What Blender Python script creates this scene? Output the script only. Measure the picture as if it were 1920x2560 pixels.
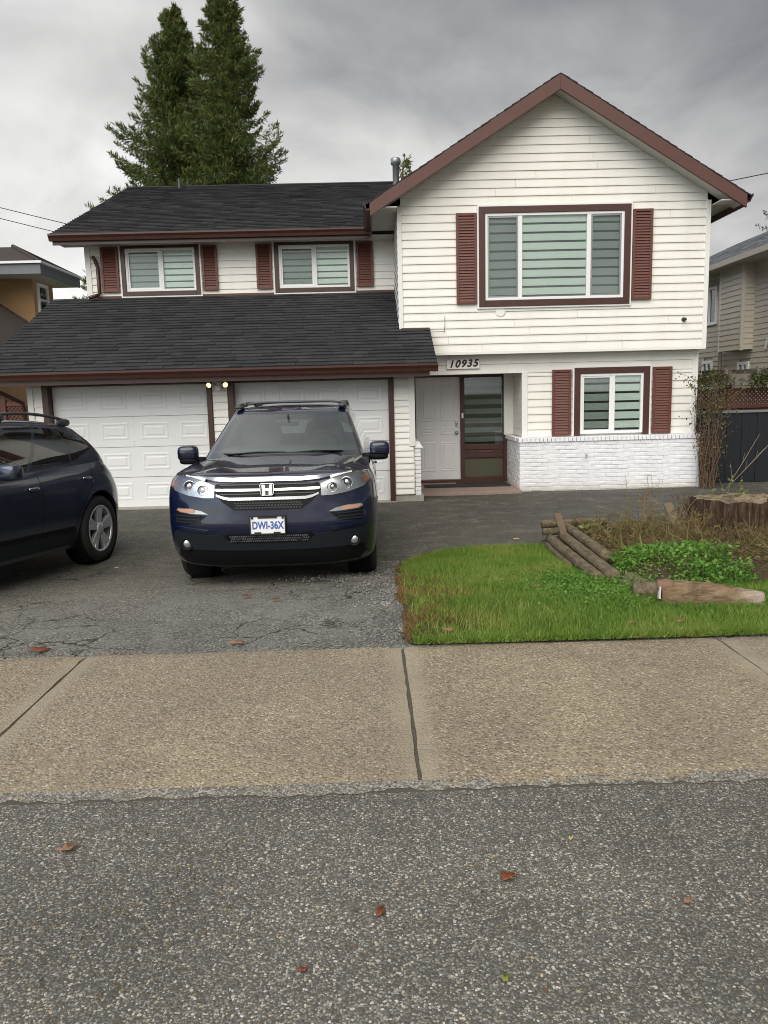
import bpy, bmesh, math, random
import numpy as np
from mathutils import Vector, Matrix
random.seed(7)
R = math.radians
for o in list(bpy.data.objects):
    bpy.data.objects.remove(o)
scn = bpy.context.scene
COL = scn.collection

# ------------------------------------------------------------------ camera
cam_d = bpy.data.cameras.new('camera')
cam_d.sensor_fit = 'HORIZONTAL'
cam_d.sensor_width = 36.0
cam_d.lens = 36.0 * 1923.0 / 1920.0
cam_d.clip_start = 0.05
cam_d.clip_end = 3000
cam = bpy.data.objects.new('camera', cam_d)
COL.objects.link(cam)
scn.camera = cam
PITCH, YAW, ROLL = R(8.7), R(0.8), 0.025
fw = Vector((math.sin(YAW) * math.cos(PITCH), math.cos(YAW) * math.cos(PITCH), -math.sin(PITCH)))
r0 = Vector((math.cos(YAW), -math.sin(YAW), 0))
u0 = r0.cross(fw)
rt = math.cos(ROLL) * r0 - math.sin(ROLL) * u0
up = math.sin(ROLL) * r0 + math.cos(ROLL) * u0
m3 = Matrix((rt, up, -fw)).transposed()
cam.matrix_world = Matrix.Translation((0, 0, 1.8)) @ m3.to_4x4()

# ------------------------------------------------------------------ sky, sun, exposure
SUN_EL, SUN_AZ = 46.0, 196.0        # azimuth measured clockwise from +Y (behind the photographer)
w = bpy.data.worlds.new('World')
scn.world = w
w.use_nodes = True
nt = w.node_tree
nt.nodes.clear()


def N(nt, typ, **kw):
    n = nt.nodes.new(typ)
    for k, v in kw.items():
        if k.startswith('i_'):
            key = k[2:]
            n.inputs[int(key) if key.isdigit() else key.replace('_', ' ')].default_value = v
        else:
            setattr(n, k, v)
    return n


def L(nt, a, b):
    nt.links.new(a, b)


def math_n(nt, op, a, b=None, clamp=False):
    n = nt.nodes.new('ShaderNodeMath')
    n.operation = op
    n.use_clamp = clamp
    for i, v in enumerate((a, b)):
        if v is None:
            continue
        if isinstance(v, (int, float)):
            n.inputs[i].default_value = v
        else:
            nt.links.new(v, n.inputs[i])
    return n.outputs[0]


def mixc(nt, fac, a, b, blend='MIX'):
    n = nt.nodes.new('ShaderNodeMix')
    n.data_type = 'RGBA'
    n.blend_type = blend
    for k, v in ((0, fac), (6, a), (7, b)):
        if isinstance(v, (int, float)):
            n.inputs[k].default_value = v
        elif isinstance(v, tuple):
            n.inputs[k].default_value = v if len(v) == 4 else v + (1,)
        else:
            nt.links.new(v, n.inputs[k])
    return n.outputs[2]


def ramp(nt, fac, stops, interp='LINEAR'):
    n = nt.nodes.new('ShaderNodeValToRGB')
    n.color_ramp.interpolation = interp
    els = n.color_ramp.elements
    while len(els) < len(stops):
        els.new(0.5)
    for e, (p, c) in zip(els, stops):
        e.position = p
        e.color = (c, c, c, 1) if isinstance(c, (int, float)) else tuple(c) + (1,)
    nt.links.new(fac, n.inputs[0])
    return n.outputs[0]


def noise(nt, vec, scale, detail=4, rough=0.55, dist=0.0):
    n = nt.nodes.new('ShaderNodeTexNoise')
    n.inputs['Scale'].default_value = scale
    n.inputs['Detail'].default_value = detail
    n.inputs['Roughness'].default_value = rough
    n.inputs['Distortion'].default_value = dist
    if vec is not None:
        nt.links.new(vec, n.inputs['Vector'])
    return n.outputs[0]


sky = N(nt, 'ShaderNodeTexSky', sky_type='NISHITA', sun_disc=False, sun_elevation=R(SUN_EL), sun_rotation=R(SUN_AZ))
tc = N(nt, 'ShaderNodeTexCoord')
sep = N(nt, 'ShaderNodeSeparateXYZ')
L(nt, tc.outputs['Generated'], sep.inputs[0])
dx, dy, dz = sep.outputs
den = math_n(nt, 'ADD', math_n(nt, 'MAXIMUM', dz, 0.0), 0.42)
comb = N(nt, 'ShaderNodeCombineXYZ')
L(nt, math_n(nt, 'DIVIDE', dx, den), comb.inputs[0])
L(nt, math_n(nt, 'DIVIDE', dy, den), comb.inputs[1])
comb.inputs[2].default_value = 3.7
n_big = noise(nt, comb.outputs[0], 1.25, 3, 0.5, 0.3)
n_fin = noise(nt, comb.outputs[0], 3.4, 7, 0.55, 0.4)
n_hole = noise(nt, comb.outputs[0], 0.8, 4, 0.5, 0.2)
# cloud thickness: denser weather towards +X, thinner low on the -X side
thick = math_n(nt, 'ADD', math_n(nt, 'MULTIPLY', n_big, 1.0), math_n(nt, 'MULTIPLY', n_fin, 0.50))
thick = math_n(nt, 'SUBTRACT', thick, 0.20)
thick = math_n(nt, 'ADD', thick, math_n(nt, 'MULTIPLY', dx, 0.42))
thick = math_n(nt, 'ADD', thick, math_n(nt, 'MULTIPLY', dz, 0.42))
cl = ramp(nt, thick, [(0.38, (.47, .47, .467)), (0.54, (.37, .37, .367)), (0.70, (.265, .264, .263)), (0.86, (.165, .168, .172)), (1.0, (.095, .101, .112))])
cl10 = mixc(nt, 1.0, cl, (10, 10, 10), 'MULTIPLY')
cover = ramp(nt, math_n(nt, 'ADD', n_hole, math_n(nt, 'MULTIPLY', dx, 0.5)), [(0.15, 0.0), (0.29, 1.0)])
skyc = mixc(nt, cover, sky.outputs[0], cl10)
bg = N(nt, 'ShaderNodeBackground')
bg.inputs[1].default_value = 0.10
L(nt, skyc, bg.inputs[0])
wo = N(nt, 'ShaderNodeOutputWorld')
L(nt, bg.outputs[0], wo.inputs[0])

sd = bpy.data.lights.new('sun', 'SUN')
sd.energy = 1.5
sd.angle = R(65)
sd.color = (1.0, 0.945, 0.85)
sun = bpy.data.objects.new('sun', sd)
COL.objects.link(sun)
az, el = R(SUN_AZ), R(SUN_EL)
sdir = Vector((math.sin(az) * math.cos(el), math.cos(az) * math.cos(el), math.sin(el)))
sun.rotation_euler = sdir.to_track_quat('Z', 'Y').to_euler()
sun.location = (0, -10, 20)

scn.view_settings.view_transform = 'Standard'
scn.view_settings.look = 'None'
scn.view_settings.gamma = 1.0
scn.view_settings.exposure = 1.2
scn.view_settings.use_curve_mapping = False
scn.cycles.use_denoising = True
scn.cycles.filter_width = 1.0

# ------------------------------------------------------------------ materials
MATS = {}


def new_mat(name):
    m = bpy.data.materials.new(name)
    m.use_nodes = True
    m.node_tree.nodes.clear()
    MATS[name] = m
    return m, m.node_tree


def out(nt, shader, disp=None):
    o = N(nt, 'ShaderNodeOutputMaterial')
    L(nt, shader, o.inputs[0])


def pos(nt):
    return N(nt, 'ShaderNodeNewGeometry').outputs['Position']


def prin(nt, col=None, rough=0.6, metal=0.0, spec=0.5, coat=0.0, bump=None, bump_s=0.3, bump_d=0.01, trans=0.0):
    p = N(nt, 'ShaderNodeBsdfPrincipled')
    if isinstance(col, tuple):
        p.inputs['Base Color'].default_value = col if len(col) == 4 else col + (1,)
    elif col is not None:
        L(nt, col, p.inputs['Base Color'])
    if isinstance(rough, (int, float)):
        p.inputs['Roughness'].default_value = rough
    else:
        L(nt, rough, p.inputs['Roughness'])
    p.inputs['Metallic'].default_value = metal
    p.inputs['Specular IOR Level'].default_value = spec
    p.inputs['Coat Weight'].default_value = coat
    p.inputs['Coat Roughness'].default_value = 0.03
    if bump is not None:
        b = N(nt, 'ShaderNodeBump')
        b.inputs['Strength'].default_value = bump_s
        b.inputs['Distance'].default_value = bump_d
        L(nt, bump, b.inputs['Height'])
        L(nt, b.outputs[0], p.inputs['Normal'])
    return p


def simple(name, col, rough=0.6, metal=0.0, spec=0.5, coat=0.0, var=0.12, scale=6.0, bump=0.0):
    """paint or plastic with a little uneven wear"""
    m, nt = new_mat(name)
    n = noise(nt, pos(nt), scale, 5, 0.6)
    c = mixc(nt, n, tuple(x * (1 - var) for x in col), tuple(min(1, x * (1 + var)) for x in col))
    p = prin(nt, c, rough, metal, spec, coat, n if bump else None, bump, 0.004)
    out(nt, p.outputs[0])
    return m


def glass(name, tint, refl_rough=0.02, sky_veil=0.0, refl=1.4):
    m, nt = new_mat(name)
    t = N(nt, 'ShaderNodeBsdfTransparent')
    t.inputs[0].default_value = tint + (1,)
    g = N(nt, 'ShaderNodeBsdfGlossy')
    g.inputs['Roughness'].default_value = refl_rough
    g.inputs[0].default_value = (1, 1, 1, 1)
    fr = N(nt, 'ShaderNodeFresnel')
    fr.inputs[0].default_value = 1.55
    f2 = math_n(nt, 'ADD', math_n(nt, 'MULTIPLY', fr.outputs[0], refl), 0.02, True)
    mx = N(nt, 'ShaderNodeMixShader')
    L(nt, f2, mx.inputs[0])
    L(nt, t.outputs[0], mx.inputs[1])
    L(nt, g.outputs[0], mx.inputs[2])
    sh = mx.outputs[0]
    if sky_veil:
        d = N(nt, 'ShaderNodeBsdfDiffuse')
        d.inputs[0].default_value = (.4, .46, .45, 1)  # pale diffuse veil, painted in for sky sheen on the car glass
        m2 = N(nt, 'ShaderNodeMixShader')
        m2.inputs[0].default_value = sky_veil
        L(nt, sh, m2.inputs[1])
        L(nt, d.outputs[0], m2.inputs[2])
        sh = m2.outputs[0]
    out(nt, sh)
    return m


# siding: cream vinyl with faint streaks and lap grime
m, nt = new_mat('siding')
P = pos(nt)
mp = N(nt, 'ShaderNodeMapping')
mp.inputs['Scale'].default_value = (1.0, 1.0, 0.25)
L(nt, P, mp.inputs[0])
n1 = noise(nt, mp.outputs[0], 3.0, 6, 0.6)
n2 = noise(nt, P, 40.0, 3, 0.5)
c = mixc(nt, ramp(nt, n1, [(0.3, 0.0), (0.75, 1.0)]), (.84, .825, .775), (.76, .74, .68))
c = mixc(nt, math_n(nt, 'MULTIPLY', n2, 0.16), c, (.60, .57, .50))
p = prin(nt, c, 0.48, bump=n2, bump_s=0.10, bump_d=0.003)
out(nt, p.outputs[0])

simple('trim_white', (.78, .77, .73), 0.45, var=.06)
simple('vinyl_white', (.80, .80, .79), 0.35, var=.04)
simple('brown_dark', (.062, .024, .018), 0.4, var=.25, scale=9)
simple('brown_rake', (.098, .040, .030), 0.55, var=.16, scale=5, bump=.1)
simple('brown_shutter', (.122, .040, .028), 0.5, var=.2, scale=14, bump=.08)
simple('brown_gutter', (.062, .024, .018), 0.3, var=.25, scale=7)
simple('soffit', (.52, .51, .46), 0.6)
simple('garage_white', (.76, .77, .765), 0.4, var=.05, scale=3)
simple('door_white', (.76, .755, .77), 0.4, var=.05)
simple('olive_panel', (.075, .075, .045), 0.6)
simple('dark_core', (.018, .018, .02), 0.8)  # near-black colour painted in for the darkness of rooms behind panes
simple('concrete', (.33, .31, .27), 0.9, var=.3, scale=12, bump=.3)
simple('porch_paint', (.27, .20, .165), 0.8, var=.25, scale=10, bump=.2)
simple('mat_rubber', (.022, .021, .02), 0.9, var=.4, scale=60, bump=.5)
simple('mat_pile', (.035, .028, .024), 0.95, var=.5, scale=80, bump=.5)
simple('metal_grey', (.30, .31, .33), 0.4, metal=.7)
simple('nickel', (.50, .48, .45), 0.25, metal=1.0)
simple('black_plastic', (.012, .012, .013), 0.45, var=.2)
simple('ink_black', (.012, .012, .013), 0.5)
simple('plate_sign', (.84, .81, .78), 0.5, var=.06)
simple('blind_band', (.88, .93, .90), 0.8, var=.05)
simple('blind_sheer', (.07, .085, .085), 0.85, var=.1)
simple('blind_dim', (.36, .40, .39), 0.85, var=.08)
simple('blind_dark', (.16, .18, .18), .85, var=.1)
simple('stucco', (.40, .25, .125), 0.9, var=.14, scale=3, bump=.3)
simple('fascia_grey', (.16, .175, .19), 0.6)
simple('beige_siding', (.50, .455, .375), 0.6, var=.10, scale=2)
simple('roof_far', (.17, .17, .175), 0.95, var=.35, scale=30, bump=.4)
simple('roof_brown', (.050, .040, .034), 0.95, var=.45, scale=16, bump=.5)
simple('fence_navy', (.006, .008, .012), 0.55, var=.35, scale=6, bump=.15)
simple('lattice_red', (.10, .035, .025), 0.7, var=.3)
simple('wood_weathered', (.155, .115, .075), 0.9, var=.4, scale=14, bump=.5)
simple('wood_beam', (.17, .145, .12), 0.9, var=.4, scale=10, bump=.5)
simple('cable_black', (.01, .01, .01), 0.6)

# white painted brick
m, nt = new_mat('brick_paint')
P = pos(nt)
n1 = noise(nt, P, 9.0, 6, 0.65)
n2 = noise(nt, P, 60.0, 4, 0.6)
sp = N(nt, 'ShaderNodeSeparateXYZ')
L(nt, P, sp.inputs[0])
low = ramp(nt, math_n(nt, 'ADD', sp.outputs[2], math_n(nt, 'MULTIPLY', n1, 0.12)), [(0.06, 1.0), (0.22, 0.0)])
c = mixc(nt, ramp(nt, n1, [(.45, 0.), (.75, .45)]), (.82, .82, .84), (.62, .62, .64))
c = mixc(nt, math_n(nt, 'MULTIPLY', low, 0.65), c, (.50, .48, .36))
out(nt, prin(nt, c, 0.6, bump=n2, bump_s=0.35, bump_d=0.006).outputs[0])
simple('mortar_paint', (.76, .76, .78), 0.8, var=.2, scale=20, bump=.3)

# shingles
m, nt = new_mat('shingle')
g = N(nt, 'ShaderNodeNewGeometry')
oi = N(nt, 'ShaderNodeObjectInfo')
rnd = math_n(nt, 'FRACT', math_n(nt, 'ADD', g.outputs['Random Per Island'], oi.outputs['Random']))
n1 = noise(nt, g.outputs['Position'], 220.0, 2, 0.6)
n2 = noise(nt, g.outputs['Position'], 0.9, 4, 0.6)
c = ramp(nt, rnd, [(0.0, (.013, .0132, .0145)), (0.5, (.022, .0225, .024)), (1.0, (.036, .0365, .038))])
c = mixc(nt, ramp(nt, n2, [(.35, 0.), (.8, .5)]), c, (.044, .045, .046))
c = mixc(nt, ramp(nt, n1, [(.45, 0.), (.8, .6)]), c, (.075, .076, .08))
out(nt, prin(nt, c, 0.92, spec=.3, bump=n1, bump_s=0.5, bump_d=0.004).outputs[0])

# plain bumpy shingle courses for slopes that are turned away
m, nt = new_mat('shingle_far')
P = pos(nt)
n1 = noise(nt, P, 60.0, 3, 0.6)
c = mixc(nt, n1, (.016, .016, .018), (.048, .049, .052))
out(nt, prin(nt, c, 0.95, spec=.3, bump=n1, bump_s=0.5, bump_d=0.006).outputs[0])


def stones(nt, P, scale, rnd_=1.0):
    v = N(nt, 'ShaderNodeTexVoronoi')
    v.inputs['Scale'].default_value = scale
    v.inputs['Randomness'].default_value = rnd_
    L(nt, P, v.inputs['Vector'])
    s = N(nt, 'ShaderNodeSeparateXYZ')
    L(nt, v.outputs['Color'], s.inputs[0])
    return v.outputs['Distance'], s.outputs[0], s.outputs[1], s.outputs[2]


# road: worn asphalt with exposed pebbles
m, nt = new_mat('road_asphalt')
P = pos(nt)
wob = N(nt, 'ShaderNodeTexNoise')
wob.inputs['Scale'].default_value = 160.0
L(nt, P, wob.inputs['Vector'])
wv = N(nt, 'ShaderNodeVectorMath', operation='SCALE')
wv.inputs['Scale'].default_value = .010
L(nt, wob.outputs['Color'], wv.inputs[0])
wa = N(nt, 'ShaderNodeVectorMath', operation='ADD')
L(nt, P, wa.inputs[0])
L(nt, wv.outputs[0], wa.inputs[1])
d, a, b, cc = stones(nt, wa.outputs[0], 140.0)
d2, a2, b2, c2 = stones(nt, wa.outputs[0], 62.0)
body = ramp(nt, a, [(0.0, (.085, .080, .066)), (.30, (.150, .142, .118)), (.60, (.225, .213, .178)), (.82, (.31, .293, .245)), (.93, (.45, .425, .355)), (1.0, (.66, .62, .53))])
tint = ramp(nt, b, [(0.0, (1, 1, 1)), (.7, (1, 1, .98)), (.86, (1.0, .84, .64)), (.94, (.78, .88, 1.0)), (1.0, (1.0, .62, .46))], 'CONSTANT')
c = mixc(nt, 1.0, body, tint, 'MULTIPLY')
edge = ramp(nt, d, [(0.0, 0.0), (.46, 0.0), (.62, 1.0)])
c = mixc(nt, edge, c, (.105, .099, .083))
big = math_n(nt, 'MULTIPLY', ramp(nt, a2, [(.86, 0.), (.865, 1.)]), ramp(nt, d2, [(.30, 1.), (.36, 0.)]))
c = mixc(nt, big, c, ramp(nt, b2, [(0, (.20, .19, .17)), (.5, (.50, .47, .38)), (.8, (.62, .60, .56)), (1, (.50, .35, .18))]))
n3 = noise(nt, P, 1.3, 5, 0.6)
c = mixc(nt, ramp(nt, n3, [(.35, 0.), (.7, .9)]), c, mixc(nt, 1.0, c, (.70, .70, .69), 'MULTIPLY'))
mpr = N(nt, 'ShaderNodeMapping')
mpr.inputs['Scale'].default_value = (.35, 1.6, 1)
L(nt, P, mpr.inputs[0])
nr_ = noise(nt, mpr.outputs[0], 1.1, 5, .6, .3)
c = mixc(nt, ramp(nt, nr_, [(.32, .55), (.5, 0.)]), c, mixc(nt, 1.0, c, (1.28, 1.27, 1.24), 'MULTIPLY'))
c = mixc(nt, ramp(nt, nr_, [(.55, 0.), (.72, .6)]), c, mixc(nt, 1.0, c, (.72, .72, .72), 'MULTIPLY'))
h = math_n(nt, 'SUBTRACT', 1.0, d)
out(nt, prin(nt, c, 0.75, spec=.35, bump=h, bump_s=0.5, bump_d=0.005).outputs[0])

# sidewalk: exposed-aggregate concrete, tan
m, nt = new_mat('walk_aggregate')
P = pos(nt)
d, a, b, cc = stones(nt, P, 92.0)
oi = N(nt, 'ShaderNodeObjectInfo')
body = ramp(nt, a, [(0.0, (.090, .077, .064)), (.22, (.175, .143, .110)), (.42, (.38, .305, .200)), (.80, (.50, .405, .275)), (.92, (.63, .55, .42)), (1.0, (.76, .72, .64))])
tint = ramp(nt, b, [(0.0, (1, .94, .84)), (.75, (1, .97, .90)), (.88, (.86, .88, 1.0)), (1.0, (1.0, .80, .62))], 'CONSTANT')
c = mixc(nt, 1.0, body, tint, 'MULTIPLY')
edge = ramp(nt, d, [(.40, 0.0), (.62, 1.0)])
c = mixc(nt, edge, c, (.30, .238, .152))
tco = N(nt, 'ShaderNodeTexCoord')
so = N(nt, 'ShaderNodeSeparateXYZ')
L(nt, tco.outputs['Object'], so.inputs[0])
nb = noise(nt, P, 14., 4, .6)
band = ramp(nt, math_n(nt, 'ADD', math_n(nt, 'ABSOLUTE', so.outputs[0]), math_n(nt, 'MULTIPLY', nb, .09)), [(.87, 0.), (.95, .75)])
c = mixc(nt, band, c, (.42, .35, .245))
n3 = noise(nt, P, 1.6, 6, 0.62, .4)
n4 = noise(nt, P, 7.0, 4, 0.6)
worn = ramp(nt, n3, [(.36, 0.), (.58, .75)])
c = mixc(nt, worn, c, mixc(nt, 1.0, c, (.72, .70, .72), 'MULTIPLY'))
c = mixc(nt, ramp(nt, n4, [(.5, 0.), (.8, .22)]), c, (.34, .285, .205))
c = mixc(nt, .16, c, (.25, .232, .178))
c = mixc(nt, math_n(nt, 'MULTIPLY', oi.outputs['Random'], 0.30), c, (.25, .225, .19))
h = math_n(nt, 'SUBTRACT', 1.0, d)
out(nt, prin(nt, c, 0.78, spec=.35, bump=h, bump_s=0.7, bump_d=0.006).outputs[0])

# concrete edge strip, grey with moss
m, nt = new_mat('walk_edge')
P = pos(nt)
d, a, b, cc = stones(nt, P, 150.0)
n3 = noise(nt, P, 5.0, 5, .6)
c = ramp(nt, a, [(0, (.07, .068, .06)), (.6, (.20, .18, .145)), (1, (.40, .37, .31))])
c = mixc(nt, ramp(nt, n3, [(.56, 0.), (.72, .7)]), c, (.16, .135, .05))
out(nt, prin(nt, c, .85, bump=a, bump_s=.4, bump_d=.005).outputs[0])

# driveway: older, smoother asphalt; cracked and stained, darker and mossy towards the house
m, nt = new_mat('drive_asphalt')
P = pos(nt)
d, a, b, cc = stones(nt, P, 110.0)
sp = N(nt, 'ShaderNodeSeparateXYZ')
L(nt, P, sp.inputs[0])
n3 = noise(nt, P, 0.9, 6, .62, .3)
n5 = noise(nt, P, 3.2, 5, .6, .4)
c = ramp(nt, a, [(0, (.058, .055, .046)), (.55, (.135, .129, .110)), (.86, (.22, .211, .18)), (1, (.40, .38, .325))])
c = mixc(nt, ramp(nt, n3, [(.38, 0.), (.66, .75)]), c, mixc(nt, 1.0, c, (1.5, 1.5, 1.47), 'MULTIPLY'))
# pale silty patches with a crackle pattern
patch = math_n(nt, 'MULTIPLY', ramp(nt, n5, [(.50, 0.), (.66, 1.)]), ramp(nt, sp.outputs[1], [(.0, 0.), (1., 0.)]))
yy = sp.outputs[1]
near = ramp(nt, math_n(nt, 'DIVIDE', yy, 16.0), [(.27, .8), (.36, 1.), (.46, .35), (.56, 0.)])
pale = math_n(nt, 'MULTIPLY', ramp(nt, n5, [(.46, 0.), (.62, 1.)]), near)
c = mixc(nt, math_n(nt, 'MULTIPLY', pale, .6), c, (.20, .20, .18))
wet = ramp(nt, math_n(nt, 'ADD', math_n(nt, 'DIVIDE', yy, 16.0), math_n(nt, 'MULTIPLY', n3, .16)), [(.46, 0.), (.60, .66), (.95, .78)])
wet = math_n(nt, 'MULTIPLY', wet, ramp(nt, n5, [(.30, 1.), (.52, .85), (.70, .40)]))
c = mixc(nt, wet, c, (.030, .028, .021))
vv = N(nt, 'ShaderNodeTexVoronoi', feature='DISTANCE_TO_EDGE')
vv.inputs['Scale'].default_value = 2.3
dis = N(nt, 'ShaderNodeVectorMath', operation='ADD')
nc = N(nt, 'ShaderNodeTexNoise')
nc.inputs['Scale'].default_value = 3.5
nc.inputs['Detail'].default_value = 6
L(nt, P, nc.inputs['Vector'])
sc_ = N(nt, 'ShaderNodeVectorMath', operation='SCALE')
sc_.inputs['Scale'].default_value = 0.42
L(nt, nc.outputs['Color'], sc_.inputs[0])
L(nt, P, dis.inputs[0])
L(nt, sc_.outputs[0], dis.inputs[1])
L(nt, dis.outputs[0], vv.inputs['Vector'])
crk = ramp(nt, vv.outputs['Distance'], [(0.0, 1.0), (.030, 0.0)])
n6 = noise(nt, P, .75, 3, .5)
crk = math_n(nt, 'MULTIPLY', crk, ramp(nt, n6, [(.47, 0.), (.56, 1.)]))
crk = math_n(nt, 'MULTIPLY', crk, ramp(nt, math_n(nt, 'DIVIDE', yy, 16.0), [(.28, 1.), (.50, 1.), (.58, .25)]))
c = mixc(nt, crk, c, (.014, .014, .012))
h = math_n(nt, 'SUBTRACT', math_n(nt, 'MULTIPLY', a, .5), math_n(nt, 'MULTIPLY', crk, 1.5))
rg = ramp(nt, wet, [(0., .85), (.6, .78)])
out(nt, prin(nt, c, rg, spec=.25, bump=h, bump_s=.5, bump_d=.006).outputs[0])

# lawn soil, bed soil, wide ground
m, nt = new_mat('lawn_soil')
P = pos(nt)
n1 = noise(nt, P, 2.2, 6, .65)
n2 = noise(nt, P, 90., 3, .6)
c = mixc(nt, ramp(nt, n1, [(.35, 0.), (.7, 1.)]), (.055, .085, .018), (.085, .060, .028))
c = mixc(nt, ramp(nt, n2, [(.5, 0.), (.8, .7)]), c, (.03, .025, .015))
out(nt, prin(nt, c, .95, spec=.2, bump=n2, bump_s=.6, bump_d=.01).outputs[0])
m, nt = new_mat('bed_soil')
P = pos(nt)
n1 = noise(nt, P, 4., 6, .65)
n2 = noise(nt, P, 70., 3, .6)
c = mixc(nt, n1, (.075, .048, .030), (.040, .038, .018))
c = mixc(nt, ramp(nt, n2, [(.5, 0.), (.8, .7)]), c, (.15, .10, .065))
out(nt, prin(nt, c, .95, spec=.2, bump=n2, bump_s=.7, bump_d=.012).outputs[0])
m, nt = new_mat('ground_grass')
P = pos(nt)
n1 = noise(nt, P, .6, 6, .65)
c = mixc(nt, n1, (.045, .065, .02), (.075, .065, .035))
out(nt, prin(nt, c, .95, spec=.2).outputs[0])


def leafy(name, stops, rough=.55, trans=.25):
    m, nt = new_mat(name)
    g = N(nt, 'ShaderNodeNewGeometry')
    n1 = noise(nt, g.outputs['Position'], 1.7, 4, .6)
    f = math_n(nt, 'ADD', math_n(nt, 'MULTIPLY', g.outputs['Random Per Island'], .62), math_n(nt, 'MULTIPLY', math_n(nt, 'SUBTRACT', n1, .31), 1.0), True)
    c = ramp(nt, f, stops)
    p = prin(nt, c, rough, spec=.3)
    tr = N(nt, 'ShaderNodeBsdfTranslucent')
    L(nt, c, tr.inputs[0])
    mx = N(nt, 'ShaderNodeMixShader')
    mx.inputs[0].default_value = trans
    L(nt, p.outputs[0], mx.inputs[1])
    L(nt, tr.outputs[0], mx.inputs[2])
    out(nt, mx.outputs[0])
    return m


leafy('grass_blade', [(0., (.070, .140, .020)), (.3, (.115, .225, .027)), (.52, (.175, .30, .040)), (.72, (.26, .33, .065)), (.88, (.36, .31, .11)), (1., (.34, .22, .10))])
leafy('grass_yellow', [(0., (.24, .27, .045)), (.5, (.36, .36, .08)), (1., (.46, .38, .14))])
leafy('grass_brown', [(0., (.16, .075, .03)), (.5, (.21, .11, .045)), (1., (.28, .20, .07))])
leafy('weed_green', [(0., (.050, .120, .018)), (.45, (.105, .235, .032)), (.8, (.17, .32, .060)), (1., (.26, .33, .09))])
leafy('weed_dry', [(0., (.085, .058, .032)), (.35, (.165, .10, .055)), (.65, (.15, .15, .045)), (.85, (.29, .205, .08)), (1., (.40, .30, .18))])
leafy('stalk_yellow', [(0., (.26, .15, .05)), (.6, (.36, .23, .07)), (1., (.42, .32, .12))])
leafy('weed_pale', [(0., (.12, .15, .045)), (.6, (.24, .27, .10)), (1., (.36, .37, .19))])
leafy('cedar', [(0., (.040, .066, .018)), (.4, (.080, .116, .028)), (.7, (.135, .162, .040)), (.9, (.195, .19, .052)), (1., (.24, .17, .06))], .6, .22)
leafy('pine_far', [(0., (.016, .028, .016)), (.6, (.032, .048, .028)), (1., (.055, .07, .04))], .7, .15)
leafy('ivy', [(0., (.030, .050, .014)), (.5, (.07, .095, .025)), (1., (.16, .14, .055))])
leafy('leaf_rust', [(0., (.19, .058, .026)), (1., (.25, .085, .038))], .5, .1)
leafy('leaf_tan', [(0., (.30, .15, .08)), (1., (.38, .21, .12))], .6, .1)
leafy('leaf_yellow', [(0., (.55, .42, .13)), (1., (.62, .52, .25))], .6, .1)
leafy('leaf_green', [(0., (.20, .22, .045)), (1., (.26, .28, .07))], .6, .1)
simple('twig', (.105, .066, .045), .9, var=.4, scale=20)
simple('twig_pale', (.25, .20, .15), .9, var=.3, scale=20)

# bark of the stump
m, nt = new_mat('stump_bark')
P = pos(nt)
mp = N(nt, 'ShaderNodeMapping')
mp.inputs['Scale'].default_value = (1, 1, .18)
L(nt, P, mp.inputs[0])
n1 = noise(nt, mp.outputs[0], 22., 6, .7)
c = ramp(nt, n1, [(.3, (.022, .014, .010)), (.5, (.075, .045, .030)), (.7, (.155, .105, .075))])
out(nt, prin(nt, c, .95, spec=.2, bump=n1, bump_s=1., bump_d=.03).outputs[0])
m, nt = new_mat('stump_top')
P = pos(nt)
n1 = noise(nt, P, 8., 6, .7)
n2 = noise(nt, P, 50., 4, .7)
c = ramp(nt, n1, [(.32, (.08, .07, .042)), (.5, (.22, .165, .108)), (.68, (.34, .28, .20))])
c = mixc(nt, ramp(nt, n2, [(.5, 0.), (.75, .7)]), c, (.07, .06, .035))
out(nt, prin(nt, c, .95, spec=.2, bump=n2, bump_s=.8, bump_d=.015).outputs[0])
m, nt = new_mat('log_wood')
P = pos(nt)
sp = N(nt, 'ShaderNodeSeparateXYZ')
L(nt, P, sp.inputs[0])
mp = N(nt, 'ShaderNodeMapping')
mp.inputs['Scale'].default_value = (.22, 1, 1)
L(nt, P, mp.inputs[0])
n1 = noise(nt, mp.outputs[0], 32., 7, .72)
n2 = noise(nt, P, 4.2, 5, .65, .6)
old = ramp(nt, math_n(nt, 'ADD', sp.outputs[0], math_n(nt, 'MULTIPLY', n2, .35)), [(0., 0.), (1., 0.)])
c = ramp(nt, n1, [(.28, (.060, .038, .022)), (.45, (.18, .118, .068)), (.60, (.26, .185, .112)), (.75, (.38, .29, .19))])
pale = ramp(nt, math_n(nt, 'SUBTRACT', math_n(nt, 'ADD', sp.outputs[0], math_n(nt, 'MULTIPLY', n2, .5)), 2.0), [(.72, 0.), (.92, .85)])
c = mixc(nt, pale, c, ramp(nt, n1, [(.3, (.24, .19, .14)), (.7, (.56, .48, .39))]))
c = mixc(nt, ramp(nt, n2, [(.54, 0.), (.64, .75)]), c, (.085, .060, .040))
out(nt, prin(nt, c, .9, spec=.25, bump=n1, bump_s=1., bump_d=.012).outputs[0])
m, nt = new_mat('timber_mossy')
P = pos(nt)
mp = N(nt, 'ShaderNodeMapping')
mp.inputs['Scale'].default_value = (1, .2, 1)
L(nt, P, mp.inputs[0])
n1 = noise(nt, mp.outputs[0], 30., 7, .72)
n2 = noise(nt, P, 6., 5, .65)
c = ramp(nt, n1, [(.28, (.055, .042, .026)), (.5, (.15, .118, .075)), (.72, (.27, .215, .15))])
c = mixc(nt, ramp(nt, n2, [(.5, 0.), (.7, .55)]), c, (.095, .085, .03))
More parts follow.
